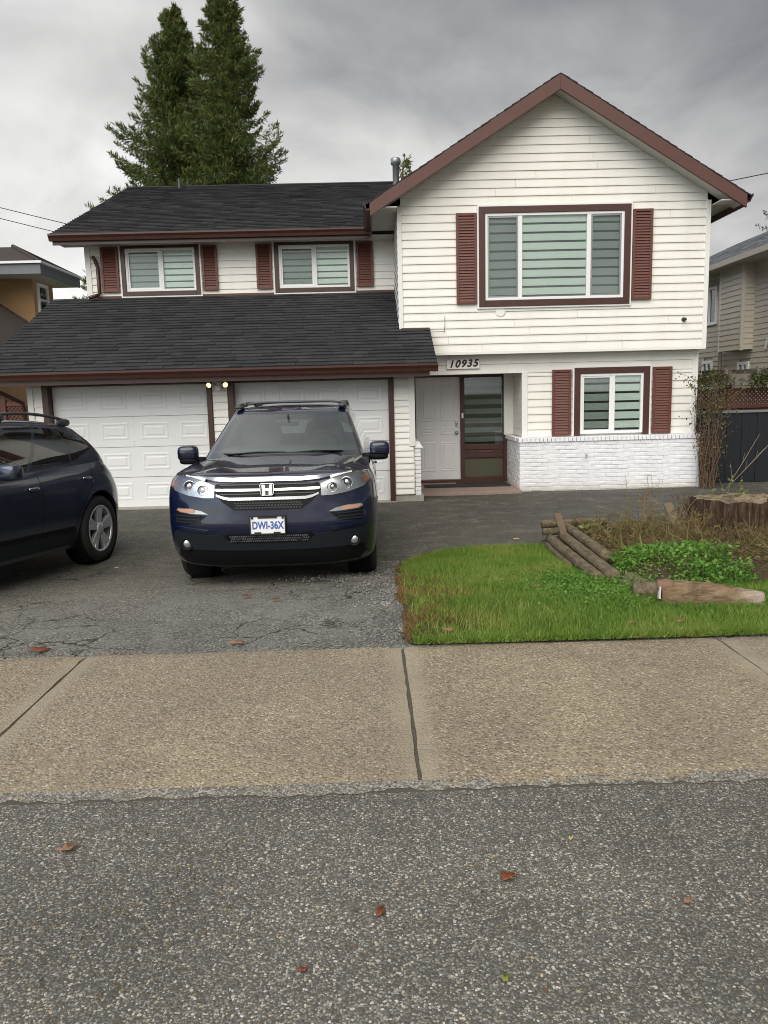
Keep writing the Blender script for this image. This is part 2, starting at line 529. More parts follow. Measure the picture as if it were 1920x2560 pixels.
out(nt, prin(nt, c, .95, spec=.2, bump=n1, bump_s=1., bump_d=.012).outputs[0])


def car_paint(name, col, metal, flake):
    m, nt = new_mat(name)
    n1 = noise(nt, pos(nt), 900., 2, .5)
    n2 = noise(nt, pos(nt), 5., 5, .6)
    c = mixc(nt, n1, tuple(x * .8 for x in col), tuple(x * flake for x in col))
    c = mixc(nt, ramp(nt, n2, [(.5, 0.), (.8, .05)]), c, (.12, .12, .11))
    p = prin(nt, c, .30, metal, .3, 1.0)
    p.inputs['Coat Roughness'].default_value = .035
    out(nt, p.outputs[0])


car_paint('paint_blue', (.0018, .0042, .0215), .0, 1.6)
car_paint('paint_slate', (.030, .038, .062), .5, 1.5)
simple('chrome', (.78, .79, .81), .16, metal=1.0, var=.04)
simple('silver_wheel', (.62, .63, .65), .36, metal=.6, var=.06)
simple('tyre', (.014, .014, .014), .8, var=.3, scale=40, bump=.3)
simple('cladding', (.012, .015, .020), .55, spec=.25, var=.12)
simple('skirt_black', (.005, .005, .006), .6, spec=.2, var=.2)
simple('mesh_black', (.004, .004, .005), .5, spec=.25, var=.3)
simple('rail_grey', (.055, .057, .062), .45, var=.15)
simple('seat_grey', (.10, .105, .105), .85, var=.15)
simple('dash_grey', (.07, .072, .073), .7, var=.15)
simple('lamp_silver', (.55, .56, .57), .24, metal=.9, var=.1)
simple('lamp_amber', (.50, .17, .06), .3, var=.2)
simple('lamp_amber_pale', (.52, .27, .17), .3, var=.2)
simple('plate_white', (.78, .79, .82), .4, var=.03)
simple('plate_blue', (.06, .12, .36), .5, var=.05)
glass('window_glass', (.945, .985, .965), .02, 0.0, 1.0)
glass('car_glass', (.76, .88, .83), .012, .06, 1.7)
glass('car_glass_dark', (.16, .18, .18), .015, .02)
glass('lamp_glass', (.94, .95, .95), .01, 0.0)
m, nt = new_mat('lamp_lit')
e = N(nt, 'ShaderNodeEmission')
e.inputs[0].default_value = (1.0, .80, .40, 1)
e.inputs[1].default_value = .85
out(nt, e.outputs[0])


# ------------------------------------------------------------------ mesh helpers
class MB:
    def __init__(s):
        s.v, s.f = [], []

    def add(s, vs, fs):
        o = len(s.v)
        s.v += [tuple(q) for q in vs]
        s.f += [tuple(i + o for i in f) for f in fs]
        return s

    def box(s, x0, x1, y0, y1, z0, z1):
        return s.add([(x0, y0, z0), (x1, y0, z0), (x1, y1, z0), (x0, y1, z0), (x0, y0, z1), (x1, y0, z1), (x1, y1, z1), (x0, y1, z1)],
                     [(0, 3, 2, 1), (4, 5, 6, 7), (0, 1, 5, 4), (1, 2, 6, 5), (2, 3, 7, 6), (3, 0, 4, 7)])

    def prism(s, poly, vec):
        """closed polygon (3-d points) swept by vec"""
        n = len(poly)
        a = [Vector(q) for q in poly]
        b = [q + Vector(vec) for q in a]
        fs = [tuple(range(n))[::-1], tuple(range(n, 2 * n))]
        fs += [(i, (i + 1) % n, n + (i + 1) % n, n + i) for i in range(n)]
        return s.add(a + b, fs)

    def frame(s, x0, x1, z0, z1, wd, y0, y1, bottom=True):
        """picture-frame of bars in a wall facing -Y"""
        s.box(x0, x0 + wd, y0, y1, z0, z1)
        s.box(x1 - wd, x1, y0, y1, z0, z1)
        s.box(x0 + wd, x1 - wd, y0, y1, z1 - wd, z1)
        if bottom:
            s.box(x0 + wd, x1 - wd, y0, y1, z0, z0 + wd)
        return s

    def tube(s, path, rad, n=8, cap=True):
        path = [Vector(q) for q in path]
        if isinstance(rad, (int, float)):
            rad = [rad] * len(path)
        o = len(s.v)
        prev = None
        for i, q in enumerate(path):
            d = (path[min(i + 1, len(path) - 1)] - path[max(i - 1, 0)]).normalized()
            ref = prev if prev is not None else (Vector((0, 0, 1)) if abs(d.z) < .9 else Vector((1, 0, 0)))
            a = (ref - d * ref.dot(d)).normalized()
            prev = a
            b = d.cross(a)
            for k in range(n):
                t = 2 * math.pi * k / n
                s.v.append(tuple(q + (a * math.cos(t) + b * math.sin(t)) * rad[i]))
        for i in range(len(path) - 1):
            for k in range(n):
                s.f.append((o + i * n + k, o + i * n + (k + 1) % n, o + (i + 1) * n + (k + 1) % n, o + (i + 1) * n + k))
        if cap:
            s.f.append(tuple(o + k for k in range(n))[::-1])
            s.f.append(tuple(o + (len(path) - 1) * n + k for k in range(n)))
        return s

    def lathe(s, prof, c, axis='X', n=32):
        """prof: list of (r, t) along the axis"""
        o = len(s.v)
        for r_, t in prof:
            for k in range(n):
                a = 2 * math.pi * k / n
                p, q = r_ * math.cos(a), r_ * math.sin(a)
                if axis == 'X':
                    s.v.append((c[0] + t, c[1] + p, c[2] + q))
                elif axis == 'Y':
                    s.v.append((c[0] + p, c[1] + t, c[2] + q))
                else:
                    s.v.append((c[0] + p, c[1] + q, c[2] + t))
        for i in range(len(prof) - 1):
            for k in range(n):
                s.f.append((o + i * n + k, o + i * n + (k + 1) % n, o + (i + 1) * n + (k + 1) % n, o + (i + 1) * n + k))
        return s

    def mesh(s, name, mat, smooth=False):
        me = bpy.data.meshes.new(name)
        me.from_pydata(s.v, [], s.f)
        me.materials.append(MATS[mat])
        if smooth:
            me.shade_smooth()
        me.update()
        return me


def link(name, me, parent=None, loc=None):
    o = bpy.data.objects.new(name, me)
    COL.objects.link(o)
    if parent is not None:
        o.parent = parent
        if parent.type == 'EMPTY' and loc is None and parent.get('flat'):
            o.location = -Vector(parent.location)
    if loc is not None:
        o.location = loc
    return o


def fixn(me):
    b = bmesh.new()
    b.from_mesh(me)
    bmesh.ops.recalc_face_normals(b, faces=b.faces)
    b.to_mesh(me)
    b.free()
    return me


def part(name, mb, mat, parent, smooth=False, bevel=0.0, label=None):
    me = fixn(mb.mesh(name, mat, smooth))
    o = link(name, me, parent)
    if bevel:
        md = o.modifiers.new('bevel', 'BEVEL')
        md.width = bevel
        md.segments = 2
        md.limit_method = 'ANGLE'
    if label:
        o['label'] = label
    return o


def root(name, loc, label, cat, group=None, rz=0.0, flat=False):
    """an Empty at the thing's base; flat=True: its parts are written in world coordinates"""
    o = bpy.data.objects.new(name, None)
    COL.objects.link(o)
    o.location = loc
    o.rotation_euler = (0, 0, rz)
    o.empty_display_size = .2
    if flat:
        o['flat'] = 1
    tag(o, label, cat, group)
    return o


def tag(o, label=None, cat=None, group=None, kind=None):
    if label:
        o['label'] = label
    if cat:
        o['category'] = cat
    if group:
        o['group'] = group
    if kind:
        o['kind'] = kind
    return o


def np_mesh(name, verts, faces, mat):
    """triangles or quads from numpy arrays"""
    me = bpy.data.meshes.new(name)
    k = faces.shape[1]
    me.vertices.add(len(verts))
    me.vertices.foreach_set('co', verts.astype(np.float32).ravel())
    me.loops.add(faces.size)
    me.loops.foreach_set('vertex_index', faces.astype(np.int32).ravel())
    me.polygons.add(len(faces))
    me.polygons.foreach_set('loop_start', np.arange(0, faces.size, k, dtype=np.int32))
    me.materials.append(MATS[mat])
    me.update(calc_edges=True)
    me.validate()
    return me


def text_mesh(name, body, size, mat, depth=.002, shear=0.0, bold=0.0):
    cu = bpy.data.curves.new(name, 'FONT')
    cu.body = body
    cu.size = size
    cu.extrude = depth
    cu.shear = shear
    cu.offset = bold
    cu.align_x = 'CENTER'
    cu.align_y = 'CENTER'
    ob = bpy.data.objects.new(name, cu)
    COL.objects.link(ob)
    dg = bpy.context.evaluated_depsgraph_get()
    me = bpy.data.meshes.new_from_object(ob.evaluated_get(dg))
    bpy.data.objects.remove(ob)
    bpy.data.curves.remove(cu)
    me.materials.clear()
    me.materials.append(MATS[mat])
    me.name = name
    # stand it up: text x -> x, text y -> z, facing -Y
    me.transform(Matrix.Rotation(math.pi / 2, 4, 'X'))
    return me


rng = np.random.default_rng(11)


def sstep(a, b, x):
    t = min(1, max(0, (x - a) / (b - a)))
    return t * t * (3 - 2 * t)


def gz(x, y):
    """height of the finished ground"""
    if y < 4.45:
        return .30
    return .30 * (1 - sstep(4.2, 8.6, y) * .55 - min(1, max(0, (y - 4.45) / 3.6)) * .45)


def bedmask(x, y):
    return sstep(1.95, 2.35, x) * sstep(5.75, 6.5, y) * (1 - sstep(8.75, 9.1, y))


def gzb(x, y):
    return gz(x, y) + bedmask(x, y) * (.16 + .05 * math.sin(x * 2.1) * math.cos(y * 1.7))

# ------------------------------------------------------------------ the ground
def sheet(name, xs, ys, zf, mat):
    mb = MB()
    nx, ny = len(xs), len(ys)
    for y in ys:
        for x in xs:
            mb.v.append((x, y, zf(x, y)))
    for j in range(ny - 1):
        for i in range(nx - 1):
            mb.f.append((j * nx + i, j * nx + i + 1, (j + 1) * nx + i + 1, (j + 1) * nx + i))
    o = link(name, mb.mesh(name, mat, True))
    o['kind'] = 'structure'
    return o


def lin(a, b, n):
    return [a + (b - a) * i / (n - 1) for i in range(n)]


ys_prof = [-600, -100, -30, 0, 2, 4.3] + lin(4.45, 9, 30) + [10, 14, 20, 40, 100, 600]
sheet('ground', [-600, -100, -40, -20, -10, 0, 10, 20, 40, 100, 600], ys_prof, lambda x, y: gz(x, y) - .05, 'ground_grass')
sheet('road', lin(-60, 60, 25), [-9, -4, 0, 1, 2, 2.4, 2.79], lambda x, y: .285 + .004 * math.sin(x * 1.3), 'road_asphalt')
sheet('driveway', lin(-9.2, 7.9, 60), [4.42] + lin(4.47, 16, 70), lambda x, y: gz(x, y) - .008 + .006 * math.sin(x * 2.3 + y) * math.cos(y * 1.9) - (.03 if y < 4.45 else 0), 'drive_asphalt')

simple('joint_dirt', (.085, .074, .055), .95, var=.5, scale=40, bump=.5)
# sidewalk of cast slabs with open joints
sw = link('sidewalk', MB().box(-30, 30, 2.76, 4.44, .12, .2865).mesh('sidewalk_bed', 'joint_dirt'))
sw['kind'] = 'structure'


def slab_mesh(wd, seed):
    rr = random.Random(seed)
    mb = MB()
    nx, ny = 24, 20
    y0, y1 = 2.80, 4.462
    for j in range(ny + 1):
        for i in range(nx + 1):
            u, v = i / nx, j / ny
            x = -wd / 2 + wd * u
            y = y0 + (y1 - y0) * v
            e = min(u, 1 - u) * wd
            e2 = min(v, 1 - v) * (y1 - y0)
            dz_ = 0
            if e < .03:
                dz_ -= .006
            if e2 < .03:
                dz_ -= .007
            jx = rr.uniform(-.004, .004) if i in (0, nx) else 0
            jy = rr.uniform(-.010, .008) if j in (0, ny) else 0
            mb.v.append((x + jx, y + jy, .300 + dz_ + rr.uniform(-.0012, .0012)))
    for j in range(ny):
        for i in range(nx):
            a = j * (nx + 1) + i
            mb.f.append((a, a + 1, a + nx + 2, a + nx + 1))
    # skirt
    for rng_, flip in (([j * (nx + 1) for j in range(ny + 1)], 0), ([j * (nx + 1) + nx for j in range(ny + 1)], 1), (list(range(nx + 1)), 1), (list(range(ny * (nx + 1), (ny + 1) * (nx + 1))), 0)):
        b0 = len(mb.v)
        for q in rng_:
            x, y, z = mb.v[q]
            mb.v.append((x, y, .22))
        for k in range(len(rng_) - 1):
            mb.f.append((rng_[k], rng_[k + 1], b0 + k + 1, b0 + k))
    return fixn(mb.mesh('sidewalk_slab', 'walk_aggregate', False))


SLAB = 1.9
slabs = [slab_mesh(SLAB - .016, 3), slab_mesh(SLAB - .013, 4), slab_mesh(SLAB - .018, 5)]
for k in range(-7, 7):
    s = link('sidewalk_slab', slabs[k % 3], sw, (.155 + SLAB * (k + .5), 0, random.uniform(-.003, .002)))

# flush concrete edge strip between road and sidewalk, broken along its road side
mb = MB()
prev = None
for i in range(1601):
    x = -30 + 60 * i / 1600
    e = 2.768 + .006 * math.sin(x * 3.1) + .006 * math.sin(x * 7.7 + 1) + random.uniform(-.016, .016)
    a = len(mb.v)
    mb.v += [(x, e, .288), (x, 2.83, .296)]
    if i:
        mb.f.append((a - 2, a, a + 1, a - 1))
o = link('edge_strip', mb.mesh('edge_strip', 'walk_edge'))
o['kind'] = 'structure'

# the lawn: soil sheet with an uneven border to the asphalt
edge_pts = [(.16, 4.45), (.20, 5.1), (.22, 5.7), (.20, 6.4), (.22, 7.1), (.30, 7.8), (.50, 8.4), (.85, 8.72), (1.3, 8.80), (2.0, 8.78), (2.2, 8.95), (4.8, 9.1), (7.6, 9.15)]


def lawn_in(x, y, mrg=0.0):
    """inside the lawn or garden bed"""
    if y < 4.46 or x > 7.6:
        return False
    if y < 7.1:
        return x > .20 + .012 * math.sin(y * 5) + mrg
    if x < 1.3:
        # rounded corner
        cx, cy, rr_ = 1.3, 7.5, 1.12
        if y > cy - .5 and x < cx:
            return ((x - cx) / 1.08) ** 2 + (max(0, y - cy) / 1.28) ** 2 < (1 - mrg) ** 2
        return x > .22 + mrg
    top = 8.78 if x < 2.1 else 9.05
    return y < top - mrg


mb = MB()
nx, ny = 300, 190
idx = {}
X0, X1, Y0, Y1 = .0, 7.6, 4.44, 9.2


def vid(i, j):
    if (i, j) not in idx:
        x = X0 + (X1 - X0) * i / nx
        y = Y0 + (Y1 - Y0) * j / ny
        idx[(i, j)] = len(mb.v)
        mb.v.append((x, y, gzb(x, y) + .012 + random.uniform(-.004, .006) - (.018 if j == 0 else 0)))
    return idx[(i, j)]


for j in range(ny):
    for i in range(nx):
        x = X0 + (X1 - X0) * (i + .5) / nx
        y = Y0 + (Y1 - Y0) * (j + .5) / ny
        if lawn_in(x, y, -.01 + .012 * math.sin(y * 9 + x * 4) + random.uniform(-.012, .012)):
            mb.f.append((vid(i, j), vid(i + 1, j), vid(i + 1, j + 1), vid(i, j + 1)))
o = link('lawn', mb.mesh('lawn', 'lawn_soil', True))
o['kind'] = 'structure'
mb = MB()
nx, ny = 90, 70
idx = {}
X0, X1, Y0, Y1 = 1.98, 7.6, 5.8, 9.0


def vid2(i, j):
    if (i, j) not in idx:
        x = X0 + (X1 - X0) * i / nx
        y = Y0 + (Y1 - Y0) * j / ny
        idx[(i, j)] = len(mb.v)
        mb.v.append((x, y, gzb(x, y) + .022 + random.uniform(-.008, .012)))
    return idx[(i, j)]


for j in range(ny):
    for i in range(nx):
        mb.f.append((vid2(i, j), vid2(i + 1, j), vid2(i + 1, j + 1), vid2(i, j + 1)))
o = link('garden_bed', mb.mesh('garden_bed', 'bed_soil', True))
o['kind'] = 'structure'

# ------------------------------------------------------------------ the house
HX = (-5.6, 5.95)
house = root('house', (0, 14, 0), 'white two-storey house with charcoal roof, brown shutters and a double garage', 'house', flat=True)
EXP = .137


def boards(parent, y, x0f, x1f, z0, z1, holes=(), mat='siding', face=-1, exp=EXP):
    """lap siding on a wall facing -Y: every board its own piece; x0f/x1f give the ends at a height"""
    z = z0
    while z < z1 - .01:
        zt = min(z + exp, z1)
        spans = [(x0f(z), x1f(z), x0f(zt), x1f(zt))]
        for hx0, hx1, hz0, hz1 in holes:
            if zt > hz0 and z < hz1:
                nsp = []
                for a, b, c_, d in spans:
                    if hx0 > a + .01 and hx0 < b:
                        nsp.append((a, hx0, c_, hx0))
                    if hx1 < b - .01 and hx1 > a:
                        nsp.append((hx1, b, hx1, d))
                    if hx0 >= b or hx1 <= a:
                        nsp.append((a, b, c_, d))
                spans = nsp
        cutsp = []
        for a, b, c_, d in spans:
            lo_x, hi_x = max(a, c_), min(b, d)
            x_ = lo_x + random.uniform(.7, 3.4)
            pa, pc = a, c_
            while hi_x - x_ > .5:
                cutsp.append((pa, x_ - .0015, pc, x_ - .0015))
                pa = pc = x_ + .0015
                x_ += random.uniform(2.4, 3.66)
            cutsp.append((pa, b, pc, d))
        for a, b, c_, d in cutsp:
            if b - a < .01 or d - c_ < -.01:
                continue
            mb = MB()
            jit = random.uniform(-.0015, .0015)
            yb, yt, yr = y - .025 + jit, y - .004, y + .012
            zo = zt + .012
            lo = z + random.uniform(-.001, .001)
            mb.add([(a, yb, lo), (b, yb, lo), (b, yr, lo), (a, yr, lo), (c_, yt, zo), (d, yt, zo), (d, yr, zo), (c_, yr, zo),
                    (a, yb + .001, lo + .022), (b, yb + .001, lo + .022)],
                   [(0, 3, 2, 1), (4, 5, 6, 7), (0, 1, 9, 8), (8, 9, 5, 4), (1, 2, 6, 5, 9), (2, 3, 7, 6), (3, 0, 8, 4, 7)])
            part('siding_board', mb, mat, parent)
        z = zt


def const(v):
    return lambda z: v


# --- wall cores
def wall(mb, mat='trim_white'):
    return part('wall', mb, mat, house)


RIDGE_X, RIDGE_Z, SLG = 3.235, 6.86, .612     # gable roof underside at the rake


def gl(z):  # left / right limits under the gable rake
    return RIDGE_X - (RIDGE_Z - .12 - z) / SLG


def gr(z):
    return RIDGE_X + (RIDGE_Z - .12 - z) / SLG


GX0, GX1 = .55, 5.95
mb = MB()
mb.prism([(GX0, 13.86, 2.47), (GX1, 13.86, 2.47), (GX1, 13.86, 4.98), (RIDGE_X, 13.86, 6.77), (GX0, 13.86, 4.98)], (0, 6.5, 0))
w_g = wall(mb)
boards(w_g, 13.82, lambda z: max(GX0 + .05, gl(z)), lambda z: min(GX1 - .05, gr(z)), 2.50, 6.72, holes=[(2.06, 4.45, 3.38, 4.82)])
# corner posts and starter strip
for a, b in ((GX0 - .012, GX0 + .065), (GX1 - .065, GX1 + .012)):
    part('corner_post', MB().box(a, b, 13.785, 13.87, 2.465 if a > 1 else 2.86, 4.97), 'trim_white', w_g, bevel=.004)
part('starter_strip', MB().box(1.0, GX1 + .006, 13.788, 13.86, 2.455, 2.502), 'trim_white', w_g)

# garage block core; door openings left as recesses
mb = MB()
mb.box(-5.62, .72, 13.10, 22.0, 0, 2.25)
w_c = part('garage_core', mb, 'trim_white', house)
wg = wall(MB().box(-5.62, -5.39, 12.915, 13.11, .08, 2.24).box(-2.61, -2.355, 12.915, 13.11, .08, 2.24).box(.385, .72, 12.915, 13.11, .12, 2.24).box(-5.62, .72, 12.93, 13.11, 2.125, 2.26))
boards(wg, 12.905, const(-5.54), const(-5.40), .08, 2.13)
boards(wg, 12.905, const(-2.60), const(-2.36), .08, 2.13, exp=.118)
boards(wg, 12.905, const(.395), const(.70), .12, 2.13, exp=.105)
part('corner_post', MB().box(-5.635, -5.54, 12.87, 13.0, .06, 2.14), 'trim_white', wg, bevel=.004)
part('corner_post', MB().box(.635, .735, 12.868, 13.0, .93, 2.14), 'trim_white', wg, bevel=.004)
for fx0, fx1, fy1, fz1 in ((-5.64, -5.38, 13.1, .085), (-2.62, -2.35, 13.1, .085), (.38, .86, 14.0, .10)):
    part('foundation', MB().box(fx0, fx1, 12.90, fy1, -.05, fz1), 'concrete', house)

# lower right wall and header over the entry
w_l = wall(MB().box(2.78, 5.93, 14.10, 20.3, 0, 2.46).box(.72, 2.78, 14.10, 14.30, 2.14, 2.46))
boards(w_l, 14.07, const(2.80), const(5.84), .96, 2.12, holes=[(3.80, 4.95, .98, 2.06)])
boards(w_l, 14.07, const(.73), const(5.84), 2.12, 2.46, exp=.17)
part('corner_post', MB().box(5.84, 5.94, 14.035, 14.15, .9, 2.455), 'trim_white', w_l, bevel=.004)
part('corner_post', MB().box(2.745, 2.85, 14.035, 14.15, .95, 2.13), 'trim_white', w_l, bevel=.004)
# entry recess
w_e = wall(MB().box(.70, 2.80, 15.26, 15.5, 0, 2.46).box(.66, .722, 13.1, 15.4, 0, 2.3).box(2.78, 2.84, 14.1, 15.4, .0, 2.2))
part('entry_ceiling', MB().box(.72, 2.80, 14.12, 15.3, 2.135, 2.17), 'soffit', house)
# boards on the entry's return wall
z = .97
while z < 2.12:
    part('siding_board', MB().add([(2.765, 14.15, z), (2.765, 15.2, z), (2.782, 15.2, z), (2.782, 14.15, z), (2.777, 14.15, z + .14), (2.777, 15.2, z + .14), (2.785, 15.2, z + .14), (2.785, 14.15, z + .14)],
                                  [(0, 3, 2, 1), (4, 5, 6, 7), (0, 1, 5, 4), (1, 2, 6, 5), (2, 3, 7, 6), (3, 0, 4, 7)]), 'siding', w_e)
    z += EXP
part('entry_pilaster', MB().box(2.60, 2.782, 15.06, 15.27, .96, 2.135), 'trim_white', w_e, bevel=.005)

# upper left wall
w_u = wall(MB().box(-5.52, .60, 15.86, 22.0, 2.2, 4.92))
boards(w_u, 15.82, const(-5.43), const(.55), 3.80, 4.90, holes=[(-4.745, -3.375, 3.925, 4.745), (-1.735, -.335, 3.925, 4.745)])
part('corner_post', MB().box(-5.535, -5.43, 15.785, 15.9, 3.78, 4.9), 'trim_white', w_u, bevel=.004)
# gable's side wall towards the lean-to (faces -X)
z = 2.9
while z < 4.9:
    part('siding_board', MB().add([(.531, 13.87, z), (.531, 15.83, z), (.552, 15.83, z), (.552, 13.87, z), (.546, 13.87, z + .145), (.546, 15.83, z + .145), (.552, 15.83, z + .145), (.552, 13.87, z + .145)],
                                  [(0, 3, 2, 1), (4, 5, 6, 7), (0, 1, 5, 4), (1, 2, 6, 5), (2, 3, 7, 6), (3, 0, 4, 7)]), 'siding', w_g)
    z += EXP

# --- brick skirt
bw = part('brick_wall', MB().box(2.664, 5.93, 13.811, 14.12, -.06, .88).box(2.664, 2.79, 14.1, 15.28, -.06, .88), 'mortar_paint', house)


def brick_mesh(lx, ly, lz, seed):
    rr = random.Random(seed)
    mb = MB()
    e = .004
    j = lambda: rr.uniform(-.0025, .0025)
    pts = []
    for z, sh in ((0, e), (e, 0), (lz - e, 0), (lz, e)):
        for x, y in ((0 + sh, 0 + sh), (lx - sh, 0 + sh), (lx - sh, ly), (0 + sh, ly)):
            pts.append((x + j(), y + j(), z + j() * .6))
    fs = [(0, 3, 2, 1), (12, 13, 14, 15)]
    for r_ in range(3):
        for k in range(4):
            a, b = r_ * 4 + k, r_ * 4 + (k + 1) % 4
            fs.append((a, b, b + 4, a + 4))
    mb.add(pts, fs)
    return fixn(mb.mesh('brick', 'brick_paint'))


bvar = [brick_mesh(.198, .05, .062, s_) for s_ in range(4)]
bhalf = brick_mesh(.094, .05, .062, 9)
bside = [brick_mesh(.05, .198, .062, 20 + s_) for s_ in range(3)]
brow = [brick_mesh(.064, .30, .075, 30 + s_) for s_ in range(3)]
for c_ in range(12):
    z = .005 + c_ * .073
    x = 2.66 + (0 if c_ % 2 == 0 else .105)
    if c_ % 2:
        link('brick', bhalf, bw, (2.66, 13.80 + random.uniform(-.003, .003), z))
    while x < 5.86:
        if x + .205 > 5.95:
            link('brick', bhalf, bw, (x, 13.80, z))
        else:
            link('brick', random.choice(bvar), bw, (x, 13.80 + random.uniform(-.004, .003), z))
        x += .2085
    y = 13.86 + (0 if c_ % 2 else .10)
    while y < 14.9:
        link('brick', random.choice(bside), bw, (2.655 + random.uniform(-.003, .003), y, z))
        y += .2085
x = 2.64
while x < 5.9:
    link('brick', random.choice(brow), bw, (x, 13.775 + random.uniform(-.004, .004), .882))
    x += .0745
y = 14.1
rowside = brick_mesh(.2, .064, .075, 44)
while y < 15.2:
    link('brick', rowside, bw, (2.635, y, .882))
    y += .0745
# brick stub beside the garage column
bs = part('brick_pier', MB().box(.735, .80, 12.93, 14.1, .10, .88), 'mortar_paint', house)
for c_ in range(11):
    link('brick', bhalf, bs, (.726, 12.91 + random.uniform(-.002, .002), .10 + c_ * .073))
    y = 12.96
    while y < 14.0:
        link('brick', bside[c_ % 3], bs, (.765, y, .10 + c_ * .073))
        y += .2085
mb = MB()
mb.add([(.72, 12.885, .90), (.86, 12.885, .90), (.86, 14.0, .90), (.72, 14.0, .90), (.72, 12.885, 1.02), (.80, 12.9, 1.0), (.80, 14.0, 1.0), (.72, 14.0, 1.02)],
       [(0, 3, 2, 1), (4, 5, 6, 7), (0, 1, 5, 4), (1, 2, 6, 5), (2, 3, 7, 6), (3, 0, 4, 7)])
part('pier_cap', mb, 'brick_paint', house)
part('hose_tap', MB().lathe([(0, -.05), (.014, -.05), (.02, -.03), (.012, 0)], (3.86, 13.80, .62), 'Y', 12).tube([(3.86, 13.76, .62), (3.86, 13.74, .59)], .009, 8), 'metal_grey', house)

# --- windows
def window(x0, x1, z0, z1, y, mull, trim_bottom=True, tw=.11, bands=8, screens=(), phase=0.35):
    """brown trim outside, white vinyl frame, glass, zebra blind; y is the wall's face"""
    wn = part('window', MB().frame(x0, x1, z0, z1, tw, y - .048, y + .03, trim_bottom), 'brown_dark', house, bevel=.004)
    part('outer_bead', MB().frame(x0 - .028, x1 + .028, z0 - (.028 if trim_bottom else 0), z1 + .028, .028, y - .034, y + .02, trim_bottom), 'vinyl_white', wn)
    a, b, c_, d = x0 + tw, x1 - tw, z0 + (tw if trim_bottom else .03), z1 - tw
    mb = MB().frame(a, b, c_, d, .045, y - .028, y + .05)
    part('frame', mb, 'vinyl_white', wn, bevel=.004)
    xs = [a + .045] + [m_ for m_ in mull] + [b - .045]
    for m_ in mull:
        part('mullion', MB().box(m_ - .035, m_ + .035, y - .024, y + .05, c_ + .045, d - .045), 'vinyl_white', wn, bevel=.004)
    part('backing', MB().box(a + .01, b - .01, y + .10, y + .11, c_ + .01, d - .01), 'dark_core', wn)  # dark sheet put in for the unlit room behind the blind
    gz0, gz1 = c_ + .045, d - .045
    for i in range(len(xs) - 1):
        l_ = xs[i] + (.035 if i else 0)
        r_ = xs[i + 1] - (.035 if i < len(xs) - 2 else 0)
        scr = i in screens
        yo = .004 if scr else .014
        part('pane', MB().box(l_, r_, y + yo, y + yo + .006, gz0, gz1), 'window_glass', wn)
        if scr:
            part('sash', MB().frame(l_, r_, gz0, gz1, .028, y - .016, y + .003), 'metal_grey' if len(mull) > 1 else 'vinyl_white', wn)
        # zebra blind: opaque bands with sheer gaps
        pitch = (gz1 - gz0) / bands
        mats = 'blind_dim' if scr else 'blind_band'
        zz = gz1
        k = 0
        while zz > gz0 + .005:
            zb_ = max(gz0, zz - pitch * (.77 if k else phase + .35))
            part('blind_band', MB().box(l_, r_, y + .042, y + .046, zb_, zz), mats, wn)
            zc = max(gz0, zb_ - pitch * .23)
            if zb_ > gz0 + .004:
                part('blind_sheer', MB().box(l_, r_, y + .050, y + .053, zc, zb_), 'blind_sheer', wn)
            zz = zc
            k += 1
    return wn


window(1.94, 4.57, 3.26, 4.93, 13.80, [2.66, 3.85], bands=9, screens=(0, 2))
window(3.69, 5.06, .965, 2.185, 14.05, [4.40], trim_bottom=False, bands=6, screens=(0,))
window(-4.83, -3.29, 3.84, 4.83, 15.80, [-4.04], tw=.085, bands=6, screens=(0,))
window(-1.82, -.25, 3.84, 4.83, 15.80, [-1.02], tw=.085, bands=6, screens=(0,))


def shutter(x0, x1, z0, z1, y):
    sh = part('shutter', MB().frame(x0, x1, z0, z1, .045, y - .052, y - .014).box(x0 + .04, x1 - .04, y - .022, y - .016, z0 + .04, z1 - .04), 'brown_shutter', house, bevel=.003)
    n = int((z1 - z0 - .09) / .046)
    h = (z1 - z0 - .09) / n
    lx = x1 - x0 - .09
    lv = MB()
    lv.add([(0, -.026, 0), (lx, -.026, 0), (lx, -.020, 0), (0, -.020, 0), (0, -.006, h * .98), (lx, -.006, h * .98), (lx, 0, h * .98), (0, 0, h * .98)],
           [(0, 3, 2, 1), (4, 5, 6, 7), (0, 1, 5, 4), (1, 2, 6, 5), (2, 3, 7, 6), (3, 0, 4, 7)])
    me = fixn(lv.mesh('louver', 'brown_shutter'))
    for k in range(n):
        link('louver', me, sh, (x0 + .045, y - .022, z0 + .045 + k * h))


shutter(1.55, 1.905, 3.32, 4.83, 13.80)
shutter(4.605, 4.95, 3.33, 4.84, 13.80)
shutter(3.29, 3.635, .975, 2.16, 14.05)
shutter(5.115, 5.46, .975, 2.17, 14.05)
shutter(-5.22, -4.88, 3.92, 4.78, 15.80)
shutter(-3.24, -2.94, 3.92, 4.78, 15.80)
shutter(-2.18, -1.87, 3.92, 4.78, 15.80)
shutter(-.20, .13, 3.92, 4.78, 15.80)

